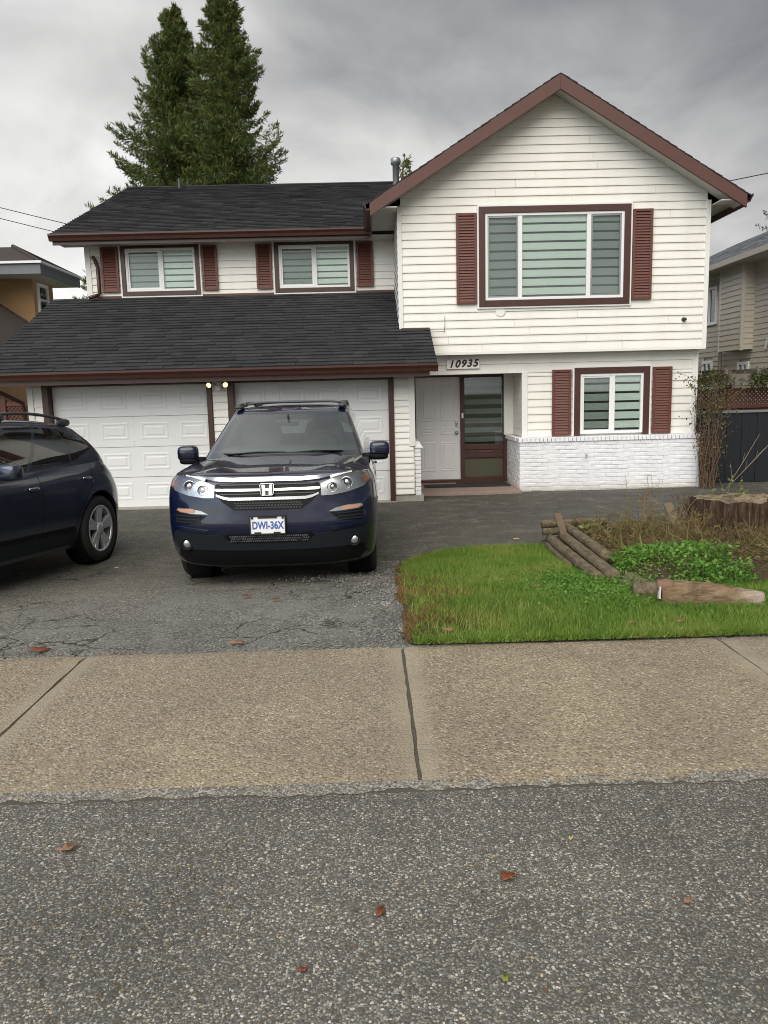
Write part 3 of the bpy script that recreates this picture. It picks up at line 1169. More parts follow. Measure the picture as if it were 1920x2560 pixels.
# --- garage doors: four sections of four raised panels each
def garage_door(x0, x1, z0, z1, y, seam=None):
    gd = part('garage_door', MB().box(x0 - .02, x1 + .02, y + .03, y + .05, z0, z1), 'garage_white', house)
    hs = (z1 - z0) / 4
    wp = (x1 - x0) / 4
    sec = MB()
    sec.box(0, x1 - x0, 0, .034, .004, hs - .006)
    sme = fixn(sec.mesh('door_section', 'garage_white'))
    a, b = wp * .15, wp * .85
    c_, d = hs * .24, hs * .80
    rp = MB()
    # routed groove rim and a raised field
    rings = [(0, .0), (.018, -.004), (.030, -.004), (.048, .002), (.062, .002), (.085, -.005)]
    n0 = 0
    for off, yy in rings:
        rp.v += [(a + off, yy - .001, c_ + off), (b - off, yy - .001, c_ + off), (b - off, yy - .001, d - off), (a + off, yy - .001, d - off)]
    for r_ in range(len(rings) - 1):
        for k in range(4):
            i0, i1 = r_ * 4 + k, r_ * 4 + (k + 1) % 4
            rp.f.append((i0, i1, i1 + 4, i0 + 4))
    q = (len(rings) - 1) * 4
    rp.f.append((q, q + 1, q + 2, q + 3))
    rme = fixn(rp.mesh('raised_panel', 'garage_white'))
    for s_ in range(4):
        link('door_section', sme, gd, (x0, y, z0 + s_ * hs))
        for k in range(4):
            link('raised_panel', rme, gd, (x0 + k * wp, y, z0 + s_ * hs))
    part('bottom_seal', MB().box(x0, x1, y + .003, y + .05, z0 - .03, z0 + .003), 'black_plastic', gd)
    if seam:
        m_ = MB()
        for zz in (z0 + hs * 3 - .03, z0 + hs * 2 + .03, z0 + hs * 2 + .09, z0 + hs * 2.4, z0 + hs * 2.7):
            m_.lathe([(0, -.004), (.006, -.004), (.006, 0)], (seam, y, zz), 'Y', 8)
        part('hinge_bolt', m_, 'metal_grey', gd)
    return gd


garage_door(-5.28, -2.64, .01, 2.05, 13.02, -3.98)
garage_door(-2.30, .30, .01, 2.05, 13.02)
for a, b in ((-5.39, -2.61), (-2.355, .385)):
    part('garage_trim', MB().box(a, a + .10, 12.86, 13.06, .0, 2.06).box(b - .085, b, 12.86, 13.06, .0, 2.06).box(a, b, 12.86, 13.06, 2.055, 2.135), 'brown_dark', house, bevel=.005)
part('garage_apron', MB().box(-5.4, .40, 12.83, 13.1, -.05, .012), 'concrete', house)

# --- entry: door, sidelight, threshold, porch
fd = part('front_door', MB().box(.885, 1.755, 15.20, 15.25, .10, 2.10), 'door_white', house, bevel=.003)
rp = MB()
for cx0, cx1 in ((.985, 1.275), (1.365, 1.655)):
    for a, b in ((.26, .84), (.98, 1.13), (1.25, 1.95)):
        o0 = len(rp.v)
        for off, yy in ((0, 15.199), (.014, 15.193), (.03, 15.193), (.045, 15.199), (.06, 15.191)):
            rp.v += [(cx0 + off, yy, a + off), (cx1 - off, yy, a + off), (cx1 - off, yy, b - off), (cx0 + off, yy, b - off)]
        for r_ in range(4):
            for k in range(4):
                i0, i1 = o0 + r_ * 4 + k, o0 + r_ * 4 + (k + 1) % 4
                rp.f.append((i0, i1, i1 + 4, i0 + 4))
        rp.f.append((o0 + 16, o0 + 17, o0 + 18, o0 + 19))
part('moulding', rp, 'door_white', fd)
part('door_knob', MB().lathe([(0, -.075), (.022, -.073), (.031, -.058), (.026, -.04), (.012, -.03), (.012, -.01), (.033, -.006), (.033, 0)], (1.68, 15.20, 1.02), 'Y', 20), 'nickel', fd, True)
part('deadbolt', MB().lathe([(0, -.03), (.022, -.028), (.028, -.02), (.03, 0)], (1.68, 15.20, 1.20), 'Y', 20).box(1.655, 1.705, 15.185, 15.20, 1.13, 1.25), 'nickel', fd)
part('door_jamb', MB().box(.80, .885, 15.15, 15.27, .08, 2.14).box(1.757, 1.835, 15.13, 15.27, .08, 2.14).box(.885, 1.757, 15.15, 15.27, 2.10, 2.14), 'brown_dark', house, bevel=.004)
sl = part('sidelight', MB().box(2.60, 2.69, 15.13, 15.27, .08, 2.14).box(1.835, 2.60, 15.13, 15.27, 2.08, 2.14).box(1.835, 2.60, 15.13, 15.27, .68, .78).box(1.835, 2.60, 15.13, 15.27, .52, .60).box(1.835, 2.60, 15.15, 15.27, .60, .68).box(1.835, 2.60, 15.13, 15.27, .08, .15), 'brown_dark', house, bevel=.004)
part('lower_panel', MB().box(1.835, 2.60, 15.17, 15.2, .15, .52), 'olive_panel', sl)
part('mail_slot', MB().box(2.1, 2.36, 15.138, 15.152, .622, .66), 'brown_rake', sl)
part('pane', MB().box(1.835, 2.60, 15.16, 15.166, .78, 2.08), 'window_glass', sl)
part('backing', MB().box(1.835, 2.60, 15.252, 15.256, .78, 2.08), 'dark_core', sl)  # dark sheet standing in for the dim hallway behind the glass
zz, k = 2.02, 0
while zz > .8:
    part('blind_band', MB().box(1.84, 2.595, 15.205, 15.209, max(.78, zz - .10), zz), 'blind_dark', sl)
    zz -= .182
part('bell_push', MB().box(1.775, 1.81, 15.118, 15.131, 1.30, 1.40), 'vinyl_white', house)
part('threshold', MB().box(.80, 2.69, 15.05, 15.3, .03, .10), 'brown_dark', house)
part('porch_slab', MB().box(.83, 2.66, 13.55, 15.2, -.05, .045), 'porch_paint', house, bevel=.01)

# --- house number
np_ = part('number_plate', MB().box(1.385, 1.975, 14.005, 14.05, 2.215, 2.385), 'plate_sign', house, bevel=.004)
for i, ch in enumerate('10935'):
    me = text_mesh('digit', ch, .175, 'ink_black', .004, shear=.28, bold=.006)
    link('digit', me, np_, (1.465 + i * .108, 14.000, 2.298 + i * .003))
# --- wall fittings
part('vent_plate', MB().lathe([(0, -.012), (.07, -.012), (.085, -.004), (.09, 0)], (2.32, 13.80, 3.17), 'Y', 24), 'plate_sign', house)
part('wall_camera', MB().lathe([(0, -.09), (.022, -.088), (.03, -.06), (.03, -.02), (.04, 0)], (5.55, 13.80, 2.97), 'Y', 16), 'black_plastic', house, True)
part('wall_cable', MB().tube([(1.34, 13.77, 3.12), (1.34, 13.768, 3.0), (1.335, 13.768, 2.92), (1.33, 13.77, 2.85)], .004, 6).tube([(.62, 13.775, 2.885), (.9, 13.77, 2.878), (1.33, 13.77, 2.86)], .004, 6), 'brown_rake', house)
# --- twin flood light on the pillar between the garage doors
sec_l = part('security_light', MB().lathe([(0, -.03), (.055, -.03), (.06, 0)], (-2.49, 12.885, 2.02), 'Y', 20).box(-2.535, -2.445, 12.79, 12.87, 1.93, 2.0), 'plate_sign', house, bevel=.006, label='twin security light, both lamps lit')
for sx in (-1, 1):
    a = Vector((-2.49 + sx * .05, 12.855, 2.02))
    b = Vector((-2.49 + sx * .115, 12.80, 2.035))
    lh = part('lamp_head', MB().tube([a, b], .014, 8).tube([b, b + Vector((sx * .02, -.05, -.02))], [.025, .042], 16), 'plate_sign', sec_l, True)
    c_ = b + Vector((sx * .0205, -.0515, -.0205))
    d = (Vector((sx * .02, -.05, -.02))).normalized()
    part('bulb', MB().tube([c_, c_ + d * .012, c_ + d * .018], [.042, .037, .016], 16), 'lamp_lit', lh, True)

# --- roofs ------------------------------------------------------------
def slab(mb, p0, p1, p2, p3, th):
    """sloping quad thickened straight down"""
    mb.prism([p0, p1, p2, p3], (0, 0, -th))


# lean-to over the garage
LE_Y, LE_Z, LT_Y, LT_Z = 12.36, 2.275, 15.83, 3.815
SL1 = (LT_Z - LE_Z) / (LT_Y - LE_Y)
LX0, LX1 = -6.18, 1.05
zr = lambda y: LE_Z + (y - LE_Y) * SL1
mb = MB()
slab(mb, (LX0, LE_Y, LE_Z), (LX1, LE_Y, LE_Z), (LX1, 13.80, zr(13.80)), (LX0, 13.80, zr(13.80)), .10)
slab(mb, (LX0, 13.8005, zr(13.8005)), (.545, 13.8005, zr(13.8005)), (.545, LT_Y, LT_Z), (LX0, LT_Y, LT_Z), .10)
lean = part('lean_to_roof', mb, 'shingle_far', house)
tabw = [.20, .26, .32, .38, .44]
TH, EXS = .019, .146


def tab_geo(wd, seed):
    rr = random.Random(seed)
    t0 = TH * rr.uniform(.75, 1.35)
    ln = EXS * 1.25
    return [(0, -.002 * rr.random(), t0 + .004), (wd - .004, -.006 * rr.random(), t0 + .004), (wd - .004, ln, .002), (0, ln, .002), (0, 0, -.002), (wd - .004, 0, -.002), (wd - .004, ln, -.002), (0, ln, -.002)], \
           [(0, 1, 2, 3), (4, 5, 1, 0), (5, 6, 2, 1), (7, 4, 0, 3), (6, 7, 3, 2)]


tab_me = {}
for i, w_ in enumerate(tabw):
    for s_ in range(2):
        v_, f_ = tab_geo(w_, i * 7 + s_)
        tab_me[(i, s_)] = MB().add(v_, f_).mesh('shingle', 'shingle')


def shingle_slope(parent, x0, x1f, y0, z0, slope, run, n_ind, rnd):
    """tabs laid from the eave upwards; the first n_ind are pieces of their own"""
    ang = math.atan(slope)
    ca, sa = math.cos(ang), math.sin(ang)
    rows = int(run / ca / EXS)
    rest = MB()
    n = 0
    for r_ in range(rows + 1):
        s_ = r_ * EXS - .03
        if s_ * ca > run - .05:
            break
        y = y0 + s_ * ca
        z = z0 + s_ * sa
        x = x0 - rnd.uniform(0, .2)
        x1 = x1f(y)
        while x < x1 - .02:
            wi = rnd.randrange(5)
            wd = tabw[wi]
            xs = x
            x += wd
            full = xs >= x0 and xs + wd <= x1
            if full and n < n_ind:
                o = link('shingle', tab_me[(wi, rnd.randrange(2))], parent, (xs, y, z))
                o.rotation_euler = (ang, 0, 0)
                n += 1
            else:
                v_, f_ = tab_geo(wd, rnd.randrange(40))
                a, b = max(xs, x0), min(xs + wd, x1)
                vv = []
                for px, py, pz in v_:
                    X = min(max(xs + px, a), b)
                    vv.append((X, y + py * ca - pz * sa, z + py * sa + pz * ca))
                rest.add(vv, f_)
    if rest.v:
        me = rest.mesh('shingle_field', 'shingle')
        o = link('shingle_field', me, parent)
        o['kind'] = 'stuff'


rs = random.Random(5)
shingle_slope(lean, LX0 - .02, lambda y: LX1 + .02 if y < 13.74 else .535, LE_Y - .02, LE_Z + .002, SL1, LT_Y - LE_Y - .02, 300, rs)
# flashing at the wall and the exposed edge
part('flashing', MB().box(-5.5, .55, 15.77, 15.80, 3.79, 3.85), 'brown_rake', lean)
part('flashing', MB().box(.58, 1.07, 13.765, 13.785, 2.90, 2.935), 'brown_rake', lean)

# main roof over the upper left storey
ME_Y, ME_Z, MR_Y, MR_Z = 15.27, 4.94, 20.5, 7.09
SL2 = (MR_Z - ME_Z) / (MR_Y - ME_Y)
mb = MB()
slab(mb, (-5.93, ME_Y, ME_Z), (4.2, ME_Y, ME_Z), (4.2, MR_Y, MR_Z), (-5.93, MR_Y, MR_Z), .10)
slab(mb, (-5.93, MR_Y + .001, MR_Z), (6.2, MR_Y + .001, MR_Z), (6.2, 25.7, ME_Z), (-5.93, 25.7, ME_Z), .10)
# hide the strip of main roof in front of the gable's body: the gable roof stands over it
main = part('main_roof', mb, 'shingle_far', house)
shingle_slope(main, -5.95, lambda y: min(2.6, .30 + (y - ME_Y) * .68), ME_Y - .02, ME_Z + .002, SL2, MR_Y - ME_Y - .02, 0, random.Random(9))
part('ridge_cap', MB().prism([(-5.96, MR_Y - .13, MR_Z - .02), (-5.96, MR_Y, MR_Z + .035), (-5.96, MR_Y + .13, MR_Z - .02)], (9.0, 0, 0)), 'shingle', main)

# gable roof
GF = 13.40
GE = .08           # left eave x
GE2 = 6.38
zg = lambda x: RIDGE_Z + .03 - abs(x - RIDGE_X) * SLG
mb = MB()
slab(mb, (GE, GF, zg(GE)), (RIDGE_X, GF, zg(RIDGE_X)), (RIDGE_X, 20.6, zg(RIDGE_X)), (GE, 20.6, zg(GE)), .09)
slab(mb, (GE2, GF, zg(GE2)), (RIDGE_X + .001, GF, zg(RIDGE_X)), (RIDGE_X + .001, 20.6, zg(RIDGE_X)), (GE2, 20.6, zg(GE2)), .09)
grf = part('gable_roof', mb, 'shingle_far', house)
# thin ragged shingle edge along the rakes
mb = MB()
for sx in (-1, 1):
    s_ = 0.0
    while s_ < 3.60:
        ln = .15
        a = RIDGE_X + sx * s_ / math.hypot(1, SLG)
        b = RIDGE_X + sx * (s_ + ln * 1.2) / math.hypot(1, SLG)
        za, zb_ = zg(a) + .004, zg(b) + .018
        y0 = GF - .028 - random.uniform(0, .012)
        mb.add([(a, y0, za), (b, y0, zb_), (b, GF + .3, zb_), (a, GF + .3, za), (a, y0, za - .014), (b, y0, zb_ - .026), (b, GF + .3, zb_ - .026), (a, GF + .3, za - .014)],
               [(0, 1, 2, 3), (4, 7, 6, 5), (0, 4, 5, 1), (1, 5, 6, 2), (2, 6, 7, 3), (3, 7, 4, 0)])
        s_ += ln
o = part('shingle_edge', mb, 'shingle', grf)
o['kind'] = 'stuff'
FW = .235           # vertical depth of the rake boards
for sx, xe in ((-1, GE), (1, GE2)):
    mb = MB()
    mb.prism([(xe, GF - .03, zg(xe) - .01), (RIDGE_X, GF - .03, zg(RIDGE_X) - .01), (RIDGE_X, GF - .03, zg(RIDGE_X) - .01 - FW), (xe + sx * .0, GF - .03, zg(xe) - .01 - FW * .92)], (0, .045, 0))
    part('rake_board', mb, 'brown_rake', grf, bevel=.004)
    # sloping soffit under the overhang
    x_in = GX0 - .02 if sx < 0 else GX1 + .02
    mb = MB()
    slab(mb, (xe, GF + .015, zg(xe) - .15), (RIDGE_X, GF + .015, zg(RIDGE_X) - .15), (RIDGE_X, 13.80, zg(RIDGE_X) - .15), (xe, 13.80, zg(xe) - .15), .02)
    part('soffit', mb, 'soffit', grf)
    # level eave soffit and eave board running back
    a, b = sorted((xe - sx * .02, x_in))
    part('soffit', MB().box(a, b, 13.42, 20.0, 4.87, 4.89), 'soffit', grf)
    part('eave_board', MB().box(min(xe, xe - sx * .03), max(xe, xe - sx * .03), 13.415, 15.2 if sx < 0 else 20.3, zg(xe) - .20, zg(xe) - .005), 'brown_gutter', grf)


def gutter(parent, p, axis, length, flip=1):
    """K-profile eaves gutter"""
    prof = [(0, 0), (0, .12), (.008, .12), (.008, .006), (.07, .006), (.085, .045), (.115, .09), (.115, .125), (.103, .125), (.103, .118), (.108, .118), (.108, .095), (.08, .05), (.066, 0)]
    prof = [(0, 0), (.066, 0), (.082, .05), (.112, .092), (.112, .125), (.098, .125), (.098, .098), (.07, .058), (.058, .012), (.008, .012), (.008, .12), (0, .12)]
    mb = MB()
    if axis == 'X':
        mb.prism([(p[0], p[1] - d, p[2] + z) for d, z in prof], (length, 0, 0))
    else:
        mb.prism([(p[0] + flip * d, p[1], p[2] + z) for d, z in prof], (0, length, 0))
    return part('gutter', mb, 'brown_gutter', parent)


gutter(lean, (LX0 - .02, LE_Y - .012, LE_Z - .135), 'X', LX1 - LX0 + .05)
part('eave_board', MB().box(LX0, LX1 - .1, LE_Y - .01, LE_Y + .02, LE_Z - .21, LE_Z - .01), 'brown_gutter', lean)
part('soffit', MB().box(LX0, LX1 - .12, LE_Y + .021, 12.935, 2.115, 2.135), 'brown_dark', lean)
part('soffit', MB().box(.74, LX1 - .12, 12.94, 14.03, 2.13, 2.15), 'soffit', lean)
part('rake_board', MB().prism([(LX1, LE_Y, LE_Z - .02), (LX1, 13.79, zr(13.79) - .02), (LX1, 13.79, zr(13.79) - .16), (LX1, LE_Y, LE_Z - .14)], (-.03, 0, 0)), 'brown_gutter', lean)
gutter(main, (-5.97, ME_Y - .012, ME_Z - .135), 'X', 5.97 + GE - .02)
part('eave_board', MB().box(-5.93, GE, ME_Y - .01, ME_Y + .02, ME_Z - .20, ME_Z - .01), 'brown_gutter', main)
part('soffit', MB().box(-5.93, .53, ME_Y + .021, 15.83, 4.80, 4.82), 'soffit', main)
part('rake_board', MB().prism([(-5.935, ME_Y, ME_Z - .015), (-5.935, MR_Y, MR_Z - .015), (-5.935, MR_Y, MR_Z - .17), (-5.935, ME_Y, ME_Z - .17)], (.03, 0, 0)), 'brown_gutter', main)
gutter(grf, (GE + .0, 13.38, zg(GE) - .13), 'Y', 1.77, -1)
gutter(grf, (GE2 - .0, 13.38, zg(GE2) - .13), 'Y', 6.8, 1)
# downpipes
part('downpipe', MB().tube([(-5.36, 15.70, 4.60), (-5.32, 15.72, 4.55), (-5.28, 15.745, 4.40), (-5.28, 15.745, 3.90), (-5.30, 15.70, 3.86), (-5.42, 15.55, 3.80)], .036, 10), 'brown_gutter', house, True)
part('downpipe', MB().tube([(6.43, 15.2, 4.80), (6.42, 15.2, 4.68), (6.30, 15.2, 4.56), (6.08, 15.2, 4.50), (6.0, 15.2, 4.38), (6.0, 15.2, .1)], .035, 10), 'brown_gutter', house, True)
part('downpipe', MB().tube([(-5.98, 12.32, 2.17), (-5.98, 12.36, 2.05), (-5.80, 12.7, 1.88), (-5.70, 12.85, 1.80), (-5.70, 12.88, 1.7), (-5.70, 12.88, .1)], .035, 10), 'brown_gutter', house, True)
# roof vents
part('vent_pipe', MB().lathe([(.075, 0), (.075, .66), (.115, .68), (.115, .80), (.10, .82), (0, .84)], (.74, 19.0, 6.42), 'Z', 20), 'metal_grey', main, True)
part('vent_pipe', MB().lathe([(.03, 0), (.03, .26), (0, .26)], (-4.6, 20.2, 6.95), 'Z', 14), 'rail_grey', main, True)

# --- door mats are things of their own
mb = MB().box(.98, 1.62, 14.25, 14.68, .0455, .062)
mt = link('door_mat', mb.mesh('door_mat', 'mat_rubber'))
tag(mt, 'black ribbed rubber mat in front of the white front door', 'door mat')
for k in range(12):
    link('rib', MB().box(1.0 + k * .051, 1.025 + k * .051, 14.27, 14.66, .0615, .067).mesh('rib', 'mat_rubber'), mt)
mb = MB().box(1.62, 2.58, 14.22, 14.86, .0455, .066)
mt = link('door_mat', mb.mesh('door_mat', 'mat_pile'))
tag(mt, 'large dark patterned mat in front of the glazed sidelight', 'door mat')
mb = MB()
for i in range(16):
    for j in range(9):
        mb.box(1.645 + i * .058, 1.68 + i * .058, 14.24 + j * .068, 14.275 + j * .068, .0655, .072)
o = link('mat_pattern', mb.mesh('mat_pattern', 'mat_rubber'), mt)
o['kind'] = 'stuff'

# ------------------------------------------------------------------ neighbouring houses
nr = root('neighbour_house', (11.5, 19, 0), 'beige sided house with grey shingle roof behind the dark fence', 'house', flat=True)
NW = 8.85
nwall = part('wall', MB().box(NW + .03, 14.8, 14.6, 25.0, 0, 4.72), 'beige_siding', nr)


def xboards(parent, x, y0, y1, z0, z1, exp, holes=(), mat='beige_siding'):
    """lap boards on a wall that faces -X"""
    z = z0
    while z < z1:
        sp = [(y0, y1)]
        for a, b, c_, d in holes:
            if z + exp > c_ and z < d:
                sp = [q for s0, s1 in sp for q in ((s0, min(s1, a)), (max(s0, b), s1)) if q[1] - q[0] > .01]
        for a, b in sp:
            part('siding_board', MB().add([(x - .018, a, z), (x - .018, b, z), (x + .02, b, z), (x + .02, a, z), (x - .002, a, z + exp + .01), (x - .002, b, z + exp + .01), (x + .02, b, z + exp + .01), (x + .02, a, z + exp + .01)],
                                          [(0, 3, 2, 1), (4, 5, 6, 7), (0, 1, 5, 4), (1, 2, 6, 5), (2, 3, 7, 6), (3, 0, 4, 7)]), mat, parent)
        z += exp


nh = [(19.85, 20.75, 3.35, 4.30), (16.0, 17.1, 3.45, 4.35), (18.05, 18.6, 2.05, 2.35), (16.4, 17.1, 1.6, 2.55), (20.0, 20.6, 1.7, 2.45)]
xboards(nwall, NW, 14.6, 25.0, .3, 4.68, .125, nh)
bay = part('bay', MB().box(8.58, 8.9, 17.95, 19.10, 2.62, 4.68), 'beige_siding', nr)
xboards(bay, 8.565, 17.95, 19.10, 2.62, 4.66, .125)
z = 2.62
while z < 4.62:
    part('siding_board', MB().add([(8.60, 17.932, z), (8.86, 17.932, z), (8.86, 17.96, z), (8.60, 17.96, z), (8.60, 17.946, z + .13), (8.86, 17.946, z + .13), (8.86, 17.96, z + .13), (8.60, 17.96, z + .13)],
                                  [(0, 3, 2, 1), (4, 5, 6, 7), (0, 1, 5, 4), (1, 2, 6, 5), (2, 3, 7, 6), (3, 0, 4, 7)]), 'beige_siding', bay)
    z += .125
part('corner_post', MB().box(8.535, 8.61, 17.925, 18.0, 2.6, 4.68), 'beige_siding', bay)
part('corner_post', MB().box(8.535, 8.60, 19.05, 19.12, 2.6, 4.68), 'beige_siding', bay)
for a, b, c_, d in nh:
    wn = part('window', MB().box(NW - .05, NW + .05, a, a + .07, c_, d).box(NW - .05, NW + .05, b - .07, b, c_, d).box(NW - .05, NW + .05, a + .07, b - .07, d - .07, d).box(NW - .05, NW + .05, a + .07, b - .07, c_, c_ + .07)
              .box(NW - .04, NW + .05, (a + b) / 2 - .03, (a + b) / 2 + .03, c_ + .07, d - .07), 'vinyl_white', nr)
    part('pane', MB().box(NW - .012, NW - .006, a + .06, b - .06, c_ + .06, d - .06), 'window_glass', wn)
    part('blind', MB().box(NW + .01, NW + .022, a + .06, b - .06, c_ + .06, d - .06), 'blind_sheer', wn)
EX, EZ = 8.36, 4.70
part('gable_end', MB().prism([(8.9, 14.62, 4.72), (14.8, 14.62, 4.72), (11.9, 14.62, 6.10)], (0, .2, 0)), 'beige_siding', nr)
mb = MB()
mb.prism([(EX, 14.2, EZ), (11.9, 14.2, EZ + 3.54 * .45), (11.9, 25.4, EZ + 3.54 * .45), (EX, 25.4, EZ)], (0, 0, -.09))
mb.prism([(15.44, 14.2, EZ), (11.901, 14.2, EZ + 3.54 * .45), (11.901, 25.4, EZ + 3.54 * .45), (15.44, 25.4, EZ)], (0, 0, -.09))
nroof = part('roof', mb, 'roof_far', nr)
gm = MB()
n = 0
y = 14.2
rr_ = random.Random(3)
for r_ in range(25):
    s_ = r_ * .15
    y = 14.2
    while y < 25.3:
        wd = rr_.uniform(.2, .45)
        x, z = EX + s_ * .912, EZ + s_ * .41
        t_ = rr_.uniform(.008, .018)
        gm.add([(x, y, z + t_), (x, y + wd, z + t_), (x + .17, y + wd, z + .08), (x + .17, y, z + .08), (x, y, z), (x, y + wd, z)], [(0, 1, 2, 3), (0, 4, 5, 1)])
        y += wd
o = part('shingle_field', gm, 'roof_far', nroof)
o['kind'] = 'stuff'
part('soffit', MB().box(EX + .02, NW + .03, 14.3, 25.2, 4.56, 4.58), 'soffit', nroof)
part('gutter', MB().box(EX - .10, EX + .01, 14.2, 25.4, EZ - .15, EZ - .03), 'beige_siding', nroof)
part('downpipe', MB().tube([(EX + .02, 19.6, 4.55), (EX + .1, 19.55, 4.45), (NW - .06, 19.5, 4.40), (NW - .06, 19.5, .3)], .04, 8), 'beige_siding', nr, True)
part('meter_box', MB().lathe([(0, -.10), (.10, -.09), (.12, 0)], (NW - .02, 16.95, 2.75), 'X', 16).tube([(NW - .04, 17.3, 2.6), (NW - .05, 17.2, 2.78), (NW - .05, 17.0, 2.9)], .03, 8), 'plate_sign', nr)

nl = root('neighbour_house', (-11, 20, 0), 'brown stucco house with hipped roof and grey fascia beyond the garage', 'house', flat=True)
tw = part('wall', MB().box(-12.5, -8.36, 20.02, 21.25, 0, 5.0).box(-16, -9.85, 14.5, 20.5, 0, 5.0), 'stucco', nl)
wn = part('window', MB().box(-8.37, -8.31, 20.22, 20.30, 4.0, 4.80).box(-8.37, -8.31, 20.78, 20.86, 4.0, 4.80).box(-8.37, -8.31, 20.30, 20.78, 4.72, 4.80).box(-8.37, -8.31, 20.30, 20.78, 4.0, 4.08).box(-8.37, -8.315, 20.30, 20.78, 4.37, 4.42), 'vinyl_white', nl)
part('pane', MB().box(-8.345, -8.338, 20.29, 20.79, 4.07, 4.73), 'window_glass', wn)
part('backing', MB().box(-8.3585, -8.352, 20.29, 20.79, 4.07, 4.73), 'dark_core', wn)  # dark sheet in place of the room's own shade
# hipped corner roof with deep grey fascia, and the main roof reaching forward of it
ez = 5.12
mb = MB()
mb.add([(-9.25, 19.2, ez), (-7.80, 19.2, ez), (-7.80, 21.75, ez), (-12.4, 21.75, ez), (-12.4, 20.45, 5.72), (-8.95, 20.45, 5.72)], [(0, 1, 5, 4), (1, 2, 5), (2, 3, 4, 5), (0, 3, 2, 1)])
mb.add([(-9.25, 14.0, ez), (-9.25, 20.4, ez), (-12.4, 20.4, 6.05), (-12.4, 14.0, 6.05)], [(0, 1, 2, 3)])
rf = part('roof', mb, 'roof_brown', nl)
for hy in (19.22, 21.73):
    part('hip_cap', MB().tube([(-7.82, hy, ez + .02), (-8.95, 20.45, 5.74)], .05, 6), 'roof_brown', rf)
part('fascia', MB().box(-9.25, -7.80, 19.2, 19.23, ez - .26, ez - .01), 'fascia_grey', rf)
part('fascia', MB().box(-7.83, -7.80, 19.231, 21.75, ez - .26, ez - .01), 'fascia_grey', rf)
part('fascia', MB().box(-9.28, -9.25, 14.0, 19.2, ez - .26, ez - .01), 'fascia_grey', rf)
part('gutter_lip', MB().box(-9.19, -7.75, 19.14, 19.199, ez - .02, ez + .035), 'vinyl_white', rf)
part('gutter_lip', MB().box(-7.799, -7.75, 19.2, 21.75, ez - .02, ez + .035), 'vinyl_white', rf)
part('gutter_lip', MB().box(-9.249, -9.19, 14.0, 19.2, ez - .02, ez + .035), 'vinyl_white', rf)
part('soffit', MB().box(-9.24, -7.84, 19.24, 21.7, ez - .255, ez - .245), 'soffit', rf)
part('soffit', MB().box(-9.84, -9.29, 14.0, 19.5, ez - .255, ez - .245), 'soffit', rf)
# lower storey with its own dark roof
part('wall', MB().box(-16, -7.6, 15.6, 20.2, 0, 2.75), 'stucco', nl)
mb = MB()
lz = 2.80
mb.add([(-16.2, 15.0, lz), (-7.05, 15.0, lz), (-7.05, 20.0, lz), (-16.2, 20.0, lz), (-11.6, 19.9, 4.55), (-9.2, 19.9, 4.30), (-9.2, 17.5, 4.30)], [(0, 1, 6, 4), (1, 2, 5, 6), (4, 6, 5), (0, 3, 2, 1)])
lr = part('lower_roof', mb, 'roof_brown', nl)
part('hip_cap', MB().tube([(-7.07, 15.02, lz + .03), (-9.2, 17.5, 4.33)], .07, 6), 'roof_brown', lr)
part('gutter', MB().box(-16.2, -7.0, 14.90, 15.0, lz - .12, lz - .01), 'vinyl_white', lr)
part('fascia', MB().box(-16.2, -7.05, 15.001, 15.03, lz - .30, lz - .12), 'vinyl_white', lr)

# ------------------------------------------------------------------ fences
fr = root('fence', (7.4, 14.3, 0), 'dark navy board fence with grey top rail beside the house corner', 'fence', flat=True)
bme = [fixn(MB().box(0, .138, -.012, .012, 0, h_).mesh('fence_board', 'fence_navy')) for h_ in (1.30, 1.305, 1.295)]
x, k = 6.05, 0
while x < 8.75:
    link('fence_board', bme[k % 3], fr, Vector((x, 14.30 + (.006 if k % 2 else 0), 0)) - fr.location)
    x += .143
    k += 1
part('top_rail', MB().box(6.03, 8.80, 14.26, 14.34, 1.30, 1.345), 'metal_grey', fr)
part('rail', MB().box(6.03, 8.80, 14.325, 14.37, .25, .34), 'fence_navy', fr)
part('post', MB().box(8.72, 8.82, 14.25, 14.37, 0, 1.40), 'fence_navy', fr)


def lattice(name, x0, x1, z0, z1, y, label, post_x):
    lf = root(name, ((x0 + x1) / 2, y, 0), label, 'fence', flat=True)
    part('rail', MB().box(x0, x1, y - .03, y + .03, z1, z1 + .07), 'lattice_red', lf)
    part('rail', MB().box(x0, x1, y - .03, y + .03, z0 - .07, z0), 'lattice_red', lf)
    for px_ in post_x:
        part('post', MB().box(px_ - .05, px_ + .05, y - .05, y + .05, 0, z1 + .14), 'lattice_red', lf)
    h = z1 - z0
    for sgn, yo in ((1, -.008), (-1, .008)):
        x = x0 - h
        sp = MB()
        sp.prism([(0, -.005, 0), (.042, -.005, 0), (.042 + sgn * h, -.005, h), (sgn * h, -.005, h)], (0, .01, 0))
        me = fixn(sp.mesh('lath', 'lattice_red'))
        x = x0 + (0 if sgn > 0 else h)
        while x < x1 - (h if sgn > 0 else 0):
            link('lath', me, lf, Vector((x, y + yo, z0)) - lf.location)
            x += .078
    part('board_panel', MB().box(x0, x1, y + .02, y + .04, .05, z0 - .07), 'lattice_red', lf)
    return lf


